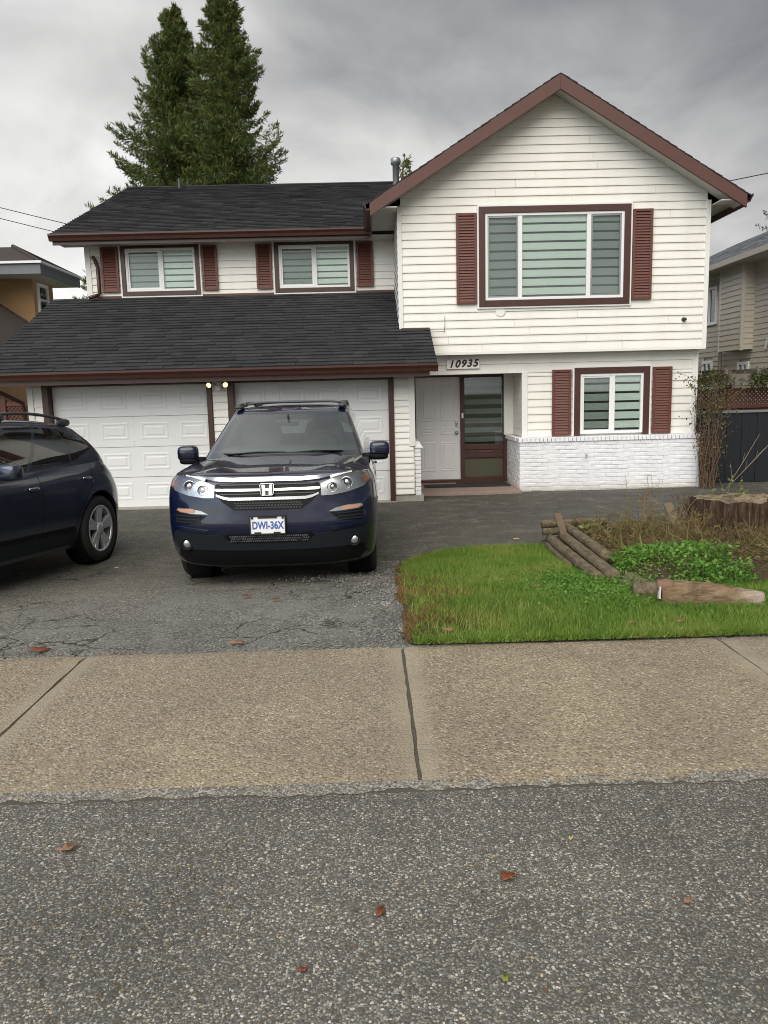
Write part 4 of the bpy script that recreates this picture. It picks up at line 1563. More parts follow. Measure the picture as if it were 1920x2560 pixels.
lattice('lattice_fence', 6.2, 8.8, 1.43, 1.68, 15.2, 'red-brown lattice-topped fence behind the dark navy fence', (6.3, 7.05, 8.75))
lattice('lattice_fence', -8.6, -5.75, 1.35, 1.75, 15.6, 'red-brown lattice-topped fence beside the garage corner', (-8.55, -7.3, -6.0))
pg = root('pergola', (7.4, 15.0, 0), 'weathered timber pergola beams overgrown with ivy above the lattice fence', 'pergola', flat=True)
part('beam', MB().box(6.05, 8.85, 14.86, 14.93, 1.86, 2.02), 'wood_beam', pg)
part('beam', MB().box(6.05, 8.85, 15.55, 15.62, 1.90, 2.04), 'wood_beam', pg)
for px_ in (6.15, 6.75, 7.35, 7.95, 8.55):
    part('rafter', MB().box(px_, px_ + .05, 14.72, 15.75, 2.02, 2.11), 'wood_beam', pg)
for px_ in (6.12, 8.75):
    part('post', MB().box(px_, px_ + .09, 14.86, 14.95, 0, 1.9), 'wood_beam', pg)


# ------------------------------------------------------------------ foliage
def leaf_cloud(centers, dirs, ln, wd, name, mat, parent=None, jitter=.35, droop=0.0, fold=True):
    """one kite-shaped leaf per centre (numpy)"""
    n = len(centers)
    d = dirs + rng.normal(0, jitter, (n, 3))
    d[:, 2] -= droop
    d /= np.linalg.norm(d, axis=1)[:, None] + 1e-9
    r_ = rng.normal(0, 1, (n, 3))
    s_ = np.cross(d, r_)
    s_ /= np.linalg.norm(s_, axis=1)[:, None] + 1e-9
    L_ = (ln[0] + (ln[1] - ln[0]) * rng.random(n))[:, None]
    W_ = (wd[0] + (wd[1] - wd[0]) * rng.random(n))[:, None]
    a = centers
    b = centers + d * L_ * .45 + s_ * W_ * .5
    c_ = centers + d * L_
    e = centers + d * L_ * .45 - s_ * W_ * .5
    v = np.stack([a, b, c_, e], 1).reshape(-1, 3)
    f = np.arange(4 * n).reshape(-1, 4)
    me = np_mesh(name, v, f, mat)
    return link(name, me, parent)


def cedar(x, y, h, rad, zlo, n_br, seed, label, lean=(0, 0), per=95, mat='cedar', cat='tree', name='cedar_tree', group=None, shape=.72):
    """conifer with upswept boughs and hanging sprays"""
    g = np.random.default_rng(seed)
    t = root(name, (x, y, 0), label, cat, group)
    mb = MB()
    path, rads = [], []
    for k in range(12):
        s_ = k / 11
        path.append((lean[0] * s_ + .12 * math.sin(k * 1.3 + seed), lean[1] * s_, h * .985 * s_))
        rads.append(.36 * (1 - s_) ** .8 + .015)
    mb.tube(path, rads, 10)
    part('trunk', mb, 'twig', t, True)
    C, D = [], []
    limb = MB()
    for k in range(n_br):
        s_ = (k + g.random()) / n_br
        z = zlo + (h - zlo) * s_ ** .92
        u = (z - zlo) / (h - zlo)
        env = rad * (1 - u) ** shape * (.62 + .5 * g.random()) * (1 + .18 * math.sin(z * 2.1 + seed)) + .10
        az_ = g.random() * 2 * math.pi
        dx_, dy_ = math.cos(az_), math.sin(az_)
        bx, by = lean[0] * z / h, lean[1] * z / h
        q = []
        for i in range(7):
            v_ = i / 6
            # bough: dips, then lifts at the tip
            zz = z + env * (-.30 * v_ + .42 * v_ * v_)
            q.append(np.array([bx + dx_ * env * v_, by + dy_ * env * v_, zz]))
        if k % 3 == 0 and env > .6:
            limb.tube([tuple(a) for a in q], [.035 * (1 - i / 7) + .006 for i in range(7)], 4, False)
        m_ = int(per * (.35 + .65 * env / rad))
        v_ = g.random(m_) ** .62
        i0 = np.minimum((v_ * 6).astype(int), 5)
        fr_ = v_ * 6 - i0
        Q = np.array(q)
        base = Q[i0] * (1 - fr_[:, None]) + Q[i0 + 1] * fr_[:, None]
        spread = .10 + .26 * (env * .5)
        side = np.array([-dy_, dx_, 0])
        base = base + side[None] * (g.normal(0, 1, m_) * spread * (1.05 - .7 * v_) * .75)[:, None]
        base[:, 2] -= np.abs(g.normal(0, .16, m_)) * (1.2 - v_)
        C.append(base)
        dd = np.tile(np.array([dx_ * .55, dy_ * .55, -.55]), (m_, 1))
        dd[:, 2] += 1.15 * (v_ > .86) + .25 * v_
        D.append(dd)
    # leader
    m_ = 90
    zz = h - g.random(m_) * 1.6
    C.append(np.stack([lean[0] * zz / h + g.normal(0, .09, m_) * (h - zz + .3), lean[1] * zz / h + g.normal(0, .09, m_) * (h - zz + .3), zz], 1))
    D.append(np.tile(np.array([0, 0, .9]), (m_, 1)))
    part('limb', limb, 'twig', t)['kind'] = 'stuff'
    o = leaf_cloud(np.concatenate(C), np.concatenate(D), (.09, .25), (.018, .052), 'crown', mat, t, .42)
    return t


cedar(-8.2, 32.5, 16.75, 3.75, 3.0, 640, 21, 'tall dark cedar with the lower, thinner top of the pair behind the roof', (.95, 0), per=330, shape=.66)
cedar(-5.1, 31.5, 18.2, 3.35, 3.0, 640, 22, 'tallest dense cedar with its top out of view, right behind the garage roof ridge', (-.1, 0), per=330, shape=.80)
cedar(1.5, 30, 10.45, 1.1, 3, 110, 23, 'small cedar tip peeking up behind the gable roof by the vent pipe', per=60)
cedar(21.6, 41, 11.6, 3.0, 2, 240, 24, 'dark pine rising behind the beige neighbouring house', per=60, mat='pine_far', name='pine_tree', shape=.6)
cedar(16.05, 43, 9.05, 1.5, 2, 130, 25, 'dark treetop just showing over the grey shingle roof', per=50, mat='pine_far', name='pine_tree', shape=.6)

# ------------------------------------------------------------------ overhead cables
def cable(p0, p1, sag, label, r_=.012):
    a, b = Vector(p0), Vector(p1)
    q = []
    for i in range(25):
        t = i / 24
        v = a.lerp(b, t)
        v.z -= sag * 4 * t * (1 - t)
        q.append(v)
    o = link('overhead_cable', MB().tube(q, r_, 5).mesh('overhead_cable', 'cable_black', True))
    tag(o, label, 'cable', 'overhead service cables')


cable((-30, 25.2, 13.0), (-2, 25, 5.4), .15, 'upper of two black overhead cables running to the garage roof')
cable((-30, 25.6, 12.75), (-2, 25.4, 5.1), .15, 'lower of two black overhead cables running to the garage roof')
cable((6.2, 20, 6.35), (30, 20, 11.2), .25, 'single black overhead cable leaving the gable roof')

# ------------------------------------------------------------------ grass and planting
def scatter(n, x0, x1, y0, y1, test):
    pts = []
    while len(pts) < n:
        x = x0 + (x1 - x0) * rng.random(n)
        y = y0 + (y1 - y0) * rng.random(n)
        for a, b in zip(x, y):
            if test(a, b):
                pts.append((a, b))
                if len(pts) >= n:
                    break
    return np.array(pts)


def patchy(x, y):
    return .5 + .25 * math.sin(x * 2.7 + 1.3 * math.sin(y * 1.9)) + .25 * math.sin(y * 3.3 + 1.7 * math.sin(x * 2.3))


def blades(pts, h0, h1, wd, name, mat, label, lean=.5):
    n = len(pts)
    z = np.array([gzb(a, b) for a, b in pts]) + .008
    base = np.column_stack([pts, z])
    h = h0 + (h1 - h0) * rng.random(n)
    a = rng.random(n) * 2 * np.pi
    sx, sy = np.cos(a) * wd * .5, np.sin(a) * wd * .5
    tip = base + np.column_stack([rng.normal(0, lean, n) * h, rng.normal(0, lean, n) * h, h])
    b0 = base + np.column_stack([sx, sy, 0 * sx])
    b1 = base - np.column_stack([sx, sy, 0 * sx])
    v = np.stack([b0, b1, tip], 1).reshape(-1, 3)
    o = link(name, np_mesh(name, v, np.arange(3 * n).reshape(-1, 3), mat))
    tag(o, label, 'grass', kind='stuff')
    return o


def in_bed(x, y):
    return x > 1.95 and y > 5.95


def brown_here(x, y):
    """worn, mossy corner beside the driveway and along the sidewalk"""
    e = 1.25 * max(0, 1 - (x - .2) / 1.25) * sstep(4.4, 4.8, y) * (1 - sstep(6.4, 8.2, y))
    return e + .35 * max(0, 1 - (x - .2) / .35)


def green_ok(a, b):
    return lawn_in(a, b, .03) and not in_bed(a, b) and rng.random() > .86 * min(1, brown_here(a, b) * (.55 + .9 * patchy(a * 2, b * 2)))


blades(scatter(150000, .15, 4.6, 4.46, 8.8, green_ok), .018, .068, .0070, 'lawn_grass', 'grass_blade', 'short green lawn between the sidewalk and the house path')
blades(scatter(26000, 4.6, 7.6, 4.46, 8.8, lambda a, b: lawn_in(a, b) and not in_bed(a, b)), .025, .07, .012, 'lawn_grass', 'grass_blade', 'short green lawn in front of the overgrown bed')
blades(scatter(15000, .15, 1.9, 4.46, 8.6, lambda a, b: lawn_in(a, b, -.01) and rng.random() < brown_here(a, b) * patchy(a * 2 + 1, b * 2)), .01, .035, .009, 'moss_patch', 'grass_brown', 'brown worn moss and dead grass along the driveway edge', 1.1)
blades(scatter(9000, .25, 7, 4.445, 4.53, lambda a, b: rng.random() < .35 + .65 * min(1, max(0, a - .2))), .02, .055, .008, 'verge_grass', 'grass_blade', 'grass fringe hanging over the sidewalk edge', .9)

blades(scatter(9000, .3, 7.0, 4.46, 7.2, lambda a, b: lawn_in(a, b, .03) and not in_bed(a, b) and rng.random() < (.75 * (1 - sstep(4.5, 5.3, b)) + .25) * (patchy(a * 1.3 + 2, b * 1.9) > .48)), .015, .05, .007, 'lawn_grass', 'grass_yellow', 'yellowish thin patches in the lawn towards the sidewalk', .8)

# loose gravel where the driveway crumbles against the lawn
def pebbles(n, fn, s0, s1, name, mat, label):
    V, Fc = [], []
    for i in range(n):
        x, y = fn()
        r_ = random.uniform(s0, s1)
        z = gz(x, y) + .002
        o = len(V)
        V += [(x + r_ * random.uniform(.7, 1.2), y, z), (x, y + r_ * random.uniform(.6, 1.1), z), (x - r_ * random.uniform(.7, 1.2), y, z), (x, y - r_ * random.uniform(.6, 1.1), z), (x + random.uniform(-.3, .3) * r_, y + random.uniform(-.3, .3) * r_, z + r_ * random.uniform(.5, 1.0))]
        Fc += [(o, o + 1, o + 4), (o + 1, o + 2, o + 4), (o + 2, o + 3, o + 4), (o + 3, o, o + 4)]
    ob = link(name, np_mesh(name, np.array(V), np.array(Fc), mat))
    tag(ob, label, 'gravel', kind='stuff')


leafy('gravel_mix', [(0., (.045, .045, .042)), (.5, (.13, .125, .115)), (.8, (.26, .25, .22)), (1., (.48, .46, .42))], .8, 0.0)


def gp():
    y = random.uniform(4.5, 8.2)
    w_ = .16 + .30 * math.exp(-((y - 7.2) / .55) ** 2)
    return (.20 - abs(random.gauss(0, w_)) + .06, y)


pebbles(5200, gp, .004, .012, 'edge_gravel', 'gravel_mix', 'loose gravel along the crumbling driveway edge beside the lawn')
def gp2():
    return random.uniform(-9, .2), 4.46 + abs(random.gauss(0, .10))
pebbles(5000, gp2, .003, .008, 'apron_gravel', 'gravel_mix', 'fine loose grit along the sidewalk edge of the driveway')
def gp3():
    a = random.random() * 6.28
    q = abs(random.gauss(0, 1))
    return -.28 + math.cos(a) * q * .22, 7.18 + math.sin(a) * q * .10
pebbles(900, gp3, .006, .018, 'pothole_rubble', 'gravel_mix', 'broken asphalt rubble by the front wheel of the blue vehicle')

# ---- weeds in the bed
def weeds(n, test, box, h, name, mat, label, ln, wd, upd=.6):
    p = scatter(n, *box, test)
    z = np.array([gzb(a, b) for a, b in p])
    hh = h[0] + (h[1] - h[0]) * rng.random(n) ** 1.6
    c_ = np.column_stack([p, z + hh])
    d = rng.normal(0, 1, (n, 3))
    d[:, 2] = np.abs(d[:, 2]) * upd
    o = leaf_cloud(c_, d, ln, wd, name, mat, None, .2)
    tag(o, label, 'weeds', kind='stuff')
    return o


def greenpatch(x, y):
    m_ = math.exp(-((x - 2.62) / .50) ** 2 - ((y - 6.62) / .34) ** 2)
    m_ = max(m_, .8 * math.exp(-((x - 2.75) / .35) ** 2 - ((y - 6.05) / .22) ** 2), .55 * math.exp(-((x - 4.1) / .22) ** 2 - ((y - 7.0) / .5) ** 2))
    return x > 2.12 and rng.random() < (m_ * 1.3 if m_ > .28 else 0)


weeds(6500, greenpatch, (2.1, 5.6, 5.75, 8.2), (.0, .15), 'weed_cover', 'weed_green', 'bright green low weeds spreading over the front of the bed', (.012, .06), (.008, .034))
weeds(7000, lambda x, y: lawn_in(x, y, .05) and rng.random() < math.exp(-((x - 1.78) / .42) ** 2 - ((y - 6.05) / .65) ** 2) * 1.2 and not (x > 1.9 and y > 6.7), (.9, 2.7, 5.0, 7.6), (.02, .075), 'clover_patch', 'weed_green', 'clover spilling over the lawn below the rotten timbers', (.014, .032), (.012, .022))
weeds(15000, lambda x, y: rng.random() < .35 + .65 * patchy(x * 1.6, y * 1.6) and x > 2.25 and not (3.6 < x < 4.6 and y > 7.9), (2.2, 7.5, 6.2, 8.95), (.0, .11), 'dry_weeds', 'weed_dry', 'brown dead weeds matted over the garden bed', (.03, .09), (.006, .02), .5)
# long dead stems
n = 6000
p = scatter(n, 2.4, 7.4, 6.6, 8.9, lambda x, y: not (3.45 < x < 4.9 and y > 7.4))
z = np.array([gzb(a, b) for a, b in p])
d = rng.normal(0, 1, (n, 3))
d[:, 2] = np.abs(d[:, 2]) * .75 + .1
o = leaf_cloud(np.column_stack([p, z]), d, (.10, .40), (.005, .011), 'dead_stems', 'weed_dry', None, .1)
tag(o, 'tangle of thin dead weed stems behind the green weeds', 'weeds', kind='stuff')


def stalk_plant(name, x, y, stems, label, mat_stem, mat_leaf, leaf_n=14, leaf=(.03, .08), leaf_w=(.01, .025), cat='plant', group=None):
    """a single plant: wiry stems with leaves along them"""
    z0 = gzb(x, y) if y < 9.2 else gz(x, y)
    t = root(name, (x, y, z0), label, cat, group)
    C, D = [], []
    for (ox, oy, tx, ty, h, r_) in stems:
        q = []
        for i in range(6):
            s_ = i / 5
            q.append((ox + (tx - ox) * s_ + .02 * math.sin(i * 2 + ox * 30), oy + (ty - oy) * s_ + .02 * math.cos(i * 2), h * s_ - .02))
        part('stem', MB().tube(q, [r_ * (1 - .75 * i / 5) for i in range(6)], 5), mat_stem, t, True)
        for k in range(leaf_n if leaf_n >= 6 or leaf_n == 0 else leaf_n + 3):
            s_ = random.uniform(.25, 1.0)
            i = min(4, int(s_ * 5))
            f = s_ * 5 - i
            C.append([q[i][j] * (1 - f) + q[i + 1][j] * f for j in range(3)])
            D.append([random.gauss(0, 1), random.gauss(0, 1), random.gauss(.3, .6)])
    if leaf_n:
        leaf_cloud(np.array(C), np.array(D), leaf, leaf_w, 'leaf_spray', mat_leaf, t, .2)['kind'] = 'stuff'
    return t


stalk_plant('dead_plant', 3.02, 8.45, [(0, 0, .03, 0, .72, .009), (.03, .02, .10, .02, .70, .007), (-.16, 0, -.20, 0, .70, .006), (.02, 0, -.05, .03, .55, .006), (.06, 0, .20, .05, .66, .005)], 'upright yellow dead stalks standing in the bed left of the plank', 'stalk_yellow', 'stalk_yellow', 16, (.03, .07), (.005, .012))
stalk_plant('dead_plant', 3.18, 8.1, [(0, 0, .42, .1, .62, .004), (0, 0, -.1, 0, .3, .004), (.05, 0, .3, 0, .36, .004)], 'thin pale twig arching over the dead weeds towards the plank', 'twig_pale', 'weed_dry', 0)
stalk_plant('leafy_plant', 4.12, 8.75, [(0, 0, 0, 0, .80, .007), (0, 0, -.12, 0, .62, .005), (.02, 0, .14, 0, .64, .005), (-.05, 0, -.22, .02, .52, .005), (.08, 0, .22, .02, .50, .005), (0, 0, .1, -.04, .57, .004)], 'pale green leafy sprout growing on top of the tree stump', 'weed_pale', 'weed_pale', 24, (.03, .06), (.016, .032))
stalk_plant('leafy_plant', 2.42, 8.45, [(0, 0, 0, 0, .22, .004), (0, 0, .1, 0, .16, .004), (0, 0, -.1, -.03, .14, .004), (0, 0, .16, -.06, .10, .004)], 'small yellow-green weed beside the timber corner', 'weed_green', 'weed_pale', 12, (.05, .10), (.02, .04))
stalk_plant('grass_tuft', 2.28, 6.62, [(0, 0, -.16, -.05, .16, .005), (0, 0, -.2, .02, .10, .005), (0, 0, -.06, -.1, .2, .005), (0, 0, .05, -.08, .2, .005)], 'dark green strappy tuft beside the slumped timbers', 'weed_green', 'grass_blade', 10, (.12, .22), (.008, .014))

for i in range(26):
    x, y = random.uniform(2.5, 3.6), random.uniform(7.3, 8.5)
    if i > 17:
        x, y = random.uniform(3.7, 4.8), random.uniform(6.9, 7.7)
    hh = random.uniform(.22, .46) * (.55 if i > 17 else 1)
    stalk_plant('dry_grass_tuft', x, y, [(random.gauss(0, .03), random.gauss(0, .03), random.gauss(0, .14), random.gauss(0, .1), hh * random.uniform(.5, 1), .0035) for _ in range(7)],
                'straggly dry grass tuft in the overgrown garden bed', 'weed_dry' if i % 3 else 'stalk_yellow', 'weed_dry', 8, (.04, .12), (.005, .014), group='dry grass tufts in the bed')

# vine-covered bare shrub against the house corner
sh = root('climbing_shrub', (6.02, 13.62, 0), 'bare brown climbing shrub with tangled stems at the house corner', 'shrub')
mb = MB()
stem_pts = []
for k in range(34):
    a = random.random() * 6.28
    r_ = random.uniform(.02, .17)
    h = random.uniform(1.0, 2.15)
    tx, ty = random.gauss(0, .10), random.gauss(0, .06)
    q = []
    for i in range(8):
        s_ = i / 7
        q.append((math.cos(a) * r_ + tx * s_ + random.gauss(0, .022), math.sin(a) * r_ * .6 + ty * s_ + random.gauss(0, .018), h * s_))
    mb.tube(q, [.013 * (1 - .7 * i / 7) for i in range(8)], 5, False)
    stem_pts += q[1:]
for k in range(26):
    z = random.uniform(.3, 1.8)
    sgn = random.choice((-1, 1, 1))
    q0 = Vector((random.gauss(0, .08), random.gauss(-.03, .05), z))
    e = q0 + Vector((sgn * random.uniform(.15, .5), random.uniform(-.2, .1), random.uniform(.0, .5)))
    mb.tube([q0, q0.lerp(e, .5) + Vector((0, 0, .05)), e], [.006, .004, .002], 4, False)
    stem_pts += [tuple(q0.lerp(e, t)) for t in (.4, .7, 1)]
o = part('stems', mb, 'twig', sh)
C = np.array([random.choice(stem_pts) for _ in range(1500)]) + rng.normal(0, .045, (1500, 3))
leaf_cloud(C, rng.normal(0, 1, (1500, 3)), (.02, .055), (.012, .03), 'dry_leaves', 'weed_dry', sh)
C = np.array([q for q in stem_pts if q[2] > 1.2])
C = C[rng.integers(0, len(C), 420)] + rng.normal(0, .09, (420, 3))
leaf_cloud(C, rng.normal(0, 1, (420, 3)), (.03, .07), (.02, .045), 'ivy_leaves', 'ivy', sh)
for c_ in sh.children:
    c_['kind'] = 'stuff'
# ivy along the pergola
iv = root('ivy_vine', (7.4, 14.9, 1.8), 'green ivy trailing along the weathered pergola beam', 'vine')
mb = MB()
q = []
for k in range(30):
    q.append((-1.3 + 2.7 * k / 29, random.gauss(-.06, .04), .10 + random.gauss(0, .05)))
mb.tube(q, .01, 5, False)
part('stem', mb, 'twig', iv)
n = 2600
C = np.column_stack([rng.uniform(-1.25, 1.4, n), rng.normal(-.06, .08, n), rng.normal(.12, .09, n)])
C = C[np.sin(C[:, 0] * 4.1) + np.sin(C[:, 0] * 9 + 1) * .6 + rng.normal(0, .5, n) > -.3]
leaf_cloud(C, rng.normal(0, 1, (len(C), 3)), (.03, .075), (.025, .055), 'ivy_leaves', 'ivy', iv)['kind'] = 'stuff'
# long bare canes leaning across the dark fence
for k, (tx, tz, lb) in enumerate(((.95, 1.05, 'longest pale bare cane leaning across the dark fence'), (.52, .95, 'steep pale bare cane in front of the dark fence'), (.62, .70, 'short pale bare cane forking in front of the dark fence'))):
    t = root('bare_cane', (6.25, 13.4, 0), lb, 'twig', 'bare canes by the fence')
    part('stem', MB().tube([(0, 0, .0), (tx * .5, -.02, tz * .48), (tx, -.05, tz)], [.008, .006, .003], 5), 'twig_pale', t, True)
    part('side_twig', MB().tube([(tx * .5, -.02, tz * .48), (tx * .55, -.02, tz * .48 + .16)], [.004, .002], 4), 'twig_pale', t, True)

# ---- stump
st = root('tree_stump', (4.08, 8.60, gz(4, 8.6)), 'wide weathered tree stump with fluted bark in the garden bed', 'stump')
mb = MB()
NA, NZ = 96, 12
top_h = .56
for j in range(NZ + 1):
    s_ = j / NZ
    for i in range(NA):
        a = 2 * math.pi * i / NA
        fl = .028 * math.sin(a * 9 + 1.5 * math.sin(a * 3)) + .018 * math.sin(a * 21 + 2 * s_) + .012 * math.sin(a * 37)
        r_ = .415 + .05 * (1 - s_) ** 2 + fl * (1.15 - .3 * s_) + random.uniform(-.006, .006)
        hz = top_h * s_ + (.010 * math.sin(a * 7) + .012 * math.sin(a * 2 + 1) + random.uniform(-.008, .008) if j == NZ else 0)
        mb.v.append((r_ * math.cos(a) * 1.02, r_ * math.sin(a) * .9, hz - .02))
for j in range(NZ):
    for i in range(NA):
        mb.f.append((j * NA + i, j * NA + (i + 1) % NA, (j + 1) * NA + (i + 1) % NA, (j + 1) * NA + i))
part('bark', mb, 'stump_bark', st)
mb2 = MB()
rim = mb.v[NZ * NA:]
rings = [1.0, .93, .8, .6, .35]
for r_ in rings:
    for q in rim:
        mb2.v.append((q[0] * r_, q[1] * r_, q[2] - (.0 if r_ == 1 else .012) + (random.uniform(-.012, .012) if r_ < 1 else 0)))
for k in range(len(rings) - 1):
    for i in range(NA):
        mb2.f.append((k * NA + i, k * NA + (i + 1) % NA, (k + 1) * NA + (i + 1) % NA, (k + 1) * NA + i))
mb2.v.append((0, 0, top_h - .03))
for i in range(NA):
    mb2.f.append(((len(rings) - 1) * NA + i, (len(rings) - 1) * NA + (i + 1) % NA, len(mb2.v) - 1))
part('cut_top', mb2, 'stump_top', st)

# dark brush beside the stump
br = stalk_plant('dead_shrub', 3.58, 8.62, [(random.gauss(0, .08), random.gauss(0, .06), random.gauss(.0, .16), random.gauss(0, .1), random.uniform(.2, .5), .006) for _ in range(48)], 'dark leafless brush crowded against the stump', 'twig', 'weed_dry', 5, (.03, .07), (.008, .018))


simple('log_cap', (.20, .118, .075), .85, var=.3, scale=30, bump=.4)
simple('wood_chip', (.55, .50, .43), .8)

# ---- timbers and logs
def log_mesh(p0, p1, r0_, r1_, seed, n=14, bulge=None, segs=14):
    rr = random.Random(seed)
    a, b = Vector(p0), Vector(p1)
    mb = MB()
    d = (b - a).normalized()
    ref = Vector((0, 0, 1)) if abs(d.z) < .9 else Vector((1, 0, 0))
    u = (ref - d * ref.dot(d)).normalized()
    w_ = d.cross(u)
    for i in range(segs + 1):
        s_ = i / segs
        r_ = r0_ + (r1_ - r0_) * s_
        if bulge:
            r_ *= bulge(s_)
        c_ = a.lerp(b, s_)
        for k in range(n):
            t = 2 * math.pi * k / n
            q = r_ * (1 + rr.uniform(-.05, .05) + .05 * math.sin(3 * t + seed))
            mb.v.append(tuple(c_ + (u * math.cos(t) + w_ * math.sin(t)) * q))
    for i in range(segs):
        for k in range(n):
            mb.f.append((i * n + k, i * n + (k + 1) % n, (i + 1) * n + (k + 1) % n, (i + 1) * n + k))
    mb.v += [tuple(a - d * .004), tuple(b + d * .004)]
    m_ = len(mb.v)
    for k in range(n):
        mb.f.append((k, m_ - 2, (k + 1) % n))
        mb.f.append((segs * n + k, segs * n + (k + 1) % n, m_ - 1))
    return mb


def timber(p0, p1, r_, seed, label, mat='timber_mossy', r1_=None):
    o = link('landscape_timber', fixn(log_mesh(p0, p1, r_, r1_ or r_, seed).mesh('landscape_timber', mat, True)))
    tag(o, label, 'timber', 'rotting round timbers edging the bed')
    return o


timber((1.985, 8.62, .045), (1.93, 7.30, .085), .045, 1, 'lowest round timber, half sunk in the lawn below the stack')
timber((2.02, 8.66, .115), (1.93, 6.42, .185), .052, 2, 'round bed timber lying directly above the sunken one')
timber((2.13, 8.50, .175), (2.03, 6.30, .225), .054, 3, 'round bed timber with the leaning stake resting against it')
timber((2.23, 8.78, .235), (2.13, 6.85, .285), .050, 4, 'uppermost round timber, nearest the dead weeds')
timber((1.98, 8.90, .245), (2.75, 8.93, .255), .046, 5, 'upper of two short timbers closing the bed corner')
timber((1.99, 8.90, .155), (2.75, 8.93, .16), .046, 6, 'lower of two short timbers closing the bed corner')
timber((2.00, 6.36, .16), (2.06, 6.02, .20), .06, 7, 'broken timber stub at the end of the stack, in clover', r1_=.05)
timber((2.12, 6.26, .22), (2.19, 5.98, .22), .058, 8, 'split timber stub beside the small round post', r1_=.05)
o = link('round_post', fixn(log_mesh((1.94, 5.60, .282), (2.24, 5.55, .285), .072, .07, 9).mesh('round_post', 'timber_mossy', True)))
tag(o, 'short dark round post lying behind the pale log', 'timber')
# leaning flat stake at the corner
mb = MB()
mb.prism([(2.01, 8.42, .44), (2.085, 8.42, .445), (2.165, 8.36, .16), (2.09, 8.36, .155)], (0, .035, .0))
o = link('wooden_stake', fixn(mb.mesh('wooden_stake', 'wood_weathered')))
tag(o, 'flat grey wooden stake leaning over the timber corner', 'stake')
mb = MB()
mb.prism([(3.30, 8.58, .48), (3.39, 8.58, .50), (3.47, 8.42, .22), (3.38, 8.42, .17)], (0, .03, .01))
o = link('wooden_stake', fixn(mb.mesh('wooden_stake', 'wood_weathered')))
tag(o, 'broad weathered plank leaning beside the stump', 'stake')
# the pale log on the lawn
lg = root('log', (2.4, 5.3, gz(2.4, 5.3)), 'pale weathered log lying on the lawn with a split end cap', 'log', flat=True)
bul = lambda s_: 1.0 + .10 * math.sin(s_ * 3.1) - (.12 if s_ > .62 else 0) - (.05 if s_ > .8 else 0)
part('trunk', log_mesh((2.06, 5.37, .322), (2.72, 5.21, .300), .116, .080, 12, 24, bul, 26), 'log_wood', lg, True)
part('end_cap', log_mesh((2.025, 5.345, .385), (2.125, 5.32, .392), .055, .05, 5, 12, None, 4), 'log_cap', lg, True)
part('bark_chip', MB().prism([(2.012, 5.275, .315), (2.022, 5.27, .315), (2.028, 5.28, .40), (2.018, 5.285, .40)], (.0, .03, 0)), 'wood_chip', lg)

# ---- fallen leaves
def leaf(x, y, size, rz, mat, label, lobes=0):
    size *= .82
    z = gz(x, y) + (.006 if y < 4.4 else .004)
    if y < 2.75:
        z = .290
    if lawn_in(x, y):
        z = gzb(x, y) + .045
    n = 28
    mb = MB()
    mb.v.append((0, 0, .006))
    for k in range(n):
        t = 2 * math.pi * k / n
        r_ = .5 * size * (1 + (.24 * math.cos(lobes * t) if lobes else 0)) * random.uniform(.9, 1.08)
        px, py = r_ * math.cos(t), r_ * math.sin(t) * (.58 if not lobes else .8)
        mb.v.append((px, py, .004 + random.uniform(0, .010) + .35 * abs(py) * .3 + .05 * px * px / max(size, .01)))
    for k in range(n):
        mb.f.append((0, 1 + k, 1 + (k + 1) % n))
    o = link('fallen_leaf', mb.mesh('fallen_leaf', mat, True))
    md = o.modifiers.new('thick', 'SOLIDIFY')
    md.thickness = .0015
    o.location = (x, y, z)
    o.rotation_euler = (random.uniform(-.1, .1), random.uniform(-.1, .1), rz)
    tag(o, label, 'leaf', 'fallen autumn leaves')


leaf(-.012, 2.06, .055, 1.25, 'leaf_rust', 'oval rust-red leaf lying on the road asphalt')
leaf(-1.075, 2.44, .066, .5, 'leaf_tan', 'ragged tan leaf with lobes on the road near the sidewalk edge', 4)
leaf(.39, 2.205, .06, .1, 'leaf_rust', 'flattened reddish leaf half worn into the road', 3)
leaf(.64, 2.40, .024, .8, 'leaf_yellow', 'tiny pale yellow leaf scrap on the road')
leaf(.31, 1.785, .036, 1.4, 'leaf_green', 'small yellow-green leaf on the road asphalt')
leaf(.90, 2.06, .032, .3, 'leaf_tan', 'small greyish tan leaf crumpled on the road')
leaf(-.87, 4.62, .11, .15, 'leaf_tan', 'orange-tan leaf on the driveway near the sidewalk slab')
leaf(-2.07, 4.58, .13, .2, 'leaf_rust', 'broad rust leaf at the left sidewalk joint', 5)
leaf(-1.07, 6.25, .10, 0, 'leaf_rust', 'reddish leaf on the cracked driveway in front of the blue vehicle')
leaf(-.80, 6.05, .07, .4, 'leaf_rust', 'small dull red leaf among the pale driveway cracks')
leaf(1.31, 6.09, .11, .2, 'leaf_tan', 'orange-brown leaf resting in the middle of the lawn', 5)
leaf(1.62, 5.98, .07, .5, 'leaf_yellow', 'yellow leaf lying on the lawn below the clover')
leaf(.45, 4.62, .09, .0, 'leaf_tan', 'tan leaf in the mossy corner of the lawn by the joint')
leaf(1.62, 4.66, .07, .4, 'leaf_tan', 'tan leaf at the lawn edge beside the sidewalk, paired with another')
leaf(1.92, 4.67, .075, .9, 'leaf_tan', 'tan leaf at the lawn edge close to the right sidewalk joint')
leaf(2.10, 5.56, .11, .3, 'leaf_rust', 'brown curled leaf under the end of the log', 4)
leaf(1.74, 9.24, .09, .1, 'leaf_yellow', 'pale scrap lying on the dark path before the bed corner')
leaf(-2.80, 8.2, .05, .3, 'plate_sign', 'white paper scrap on the driveway between the two vehicles')
leaf(-.22, 1.84, .035, .2, 'leaf_rust', 'tiny dark brown leaf scrap on the road near the oval leaf')

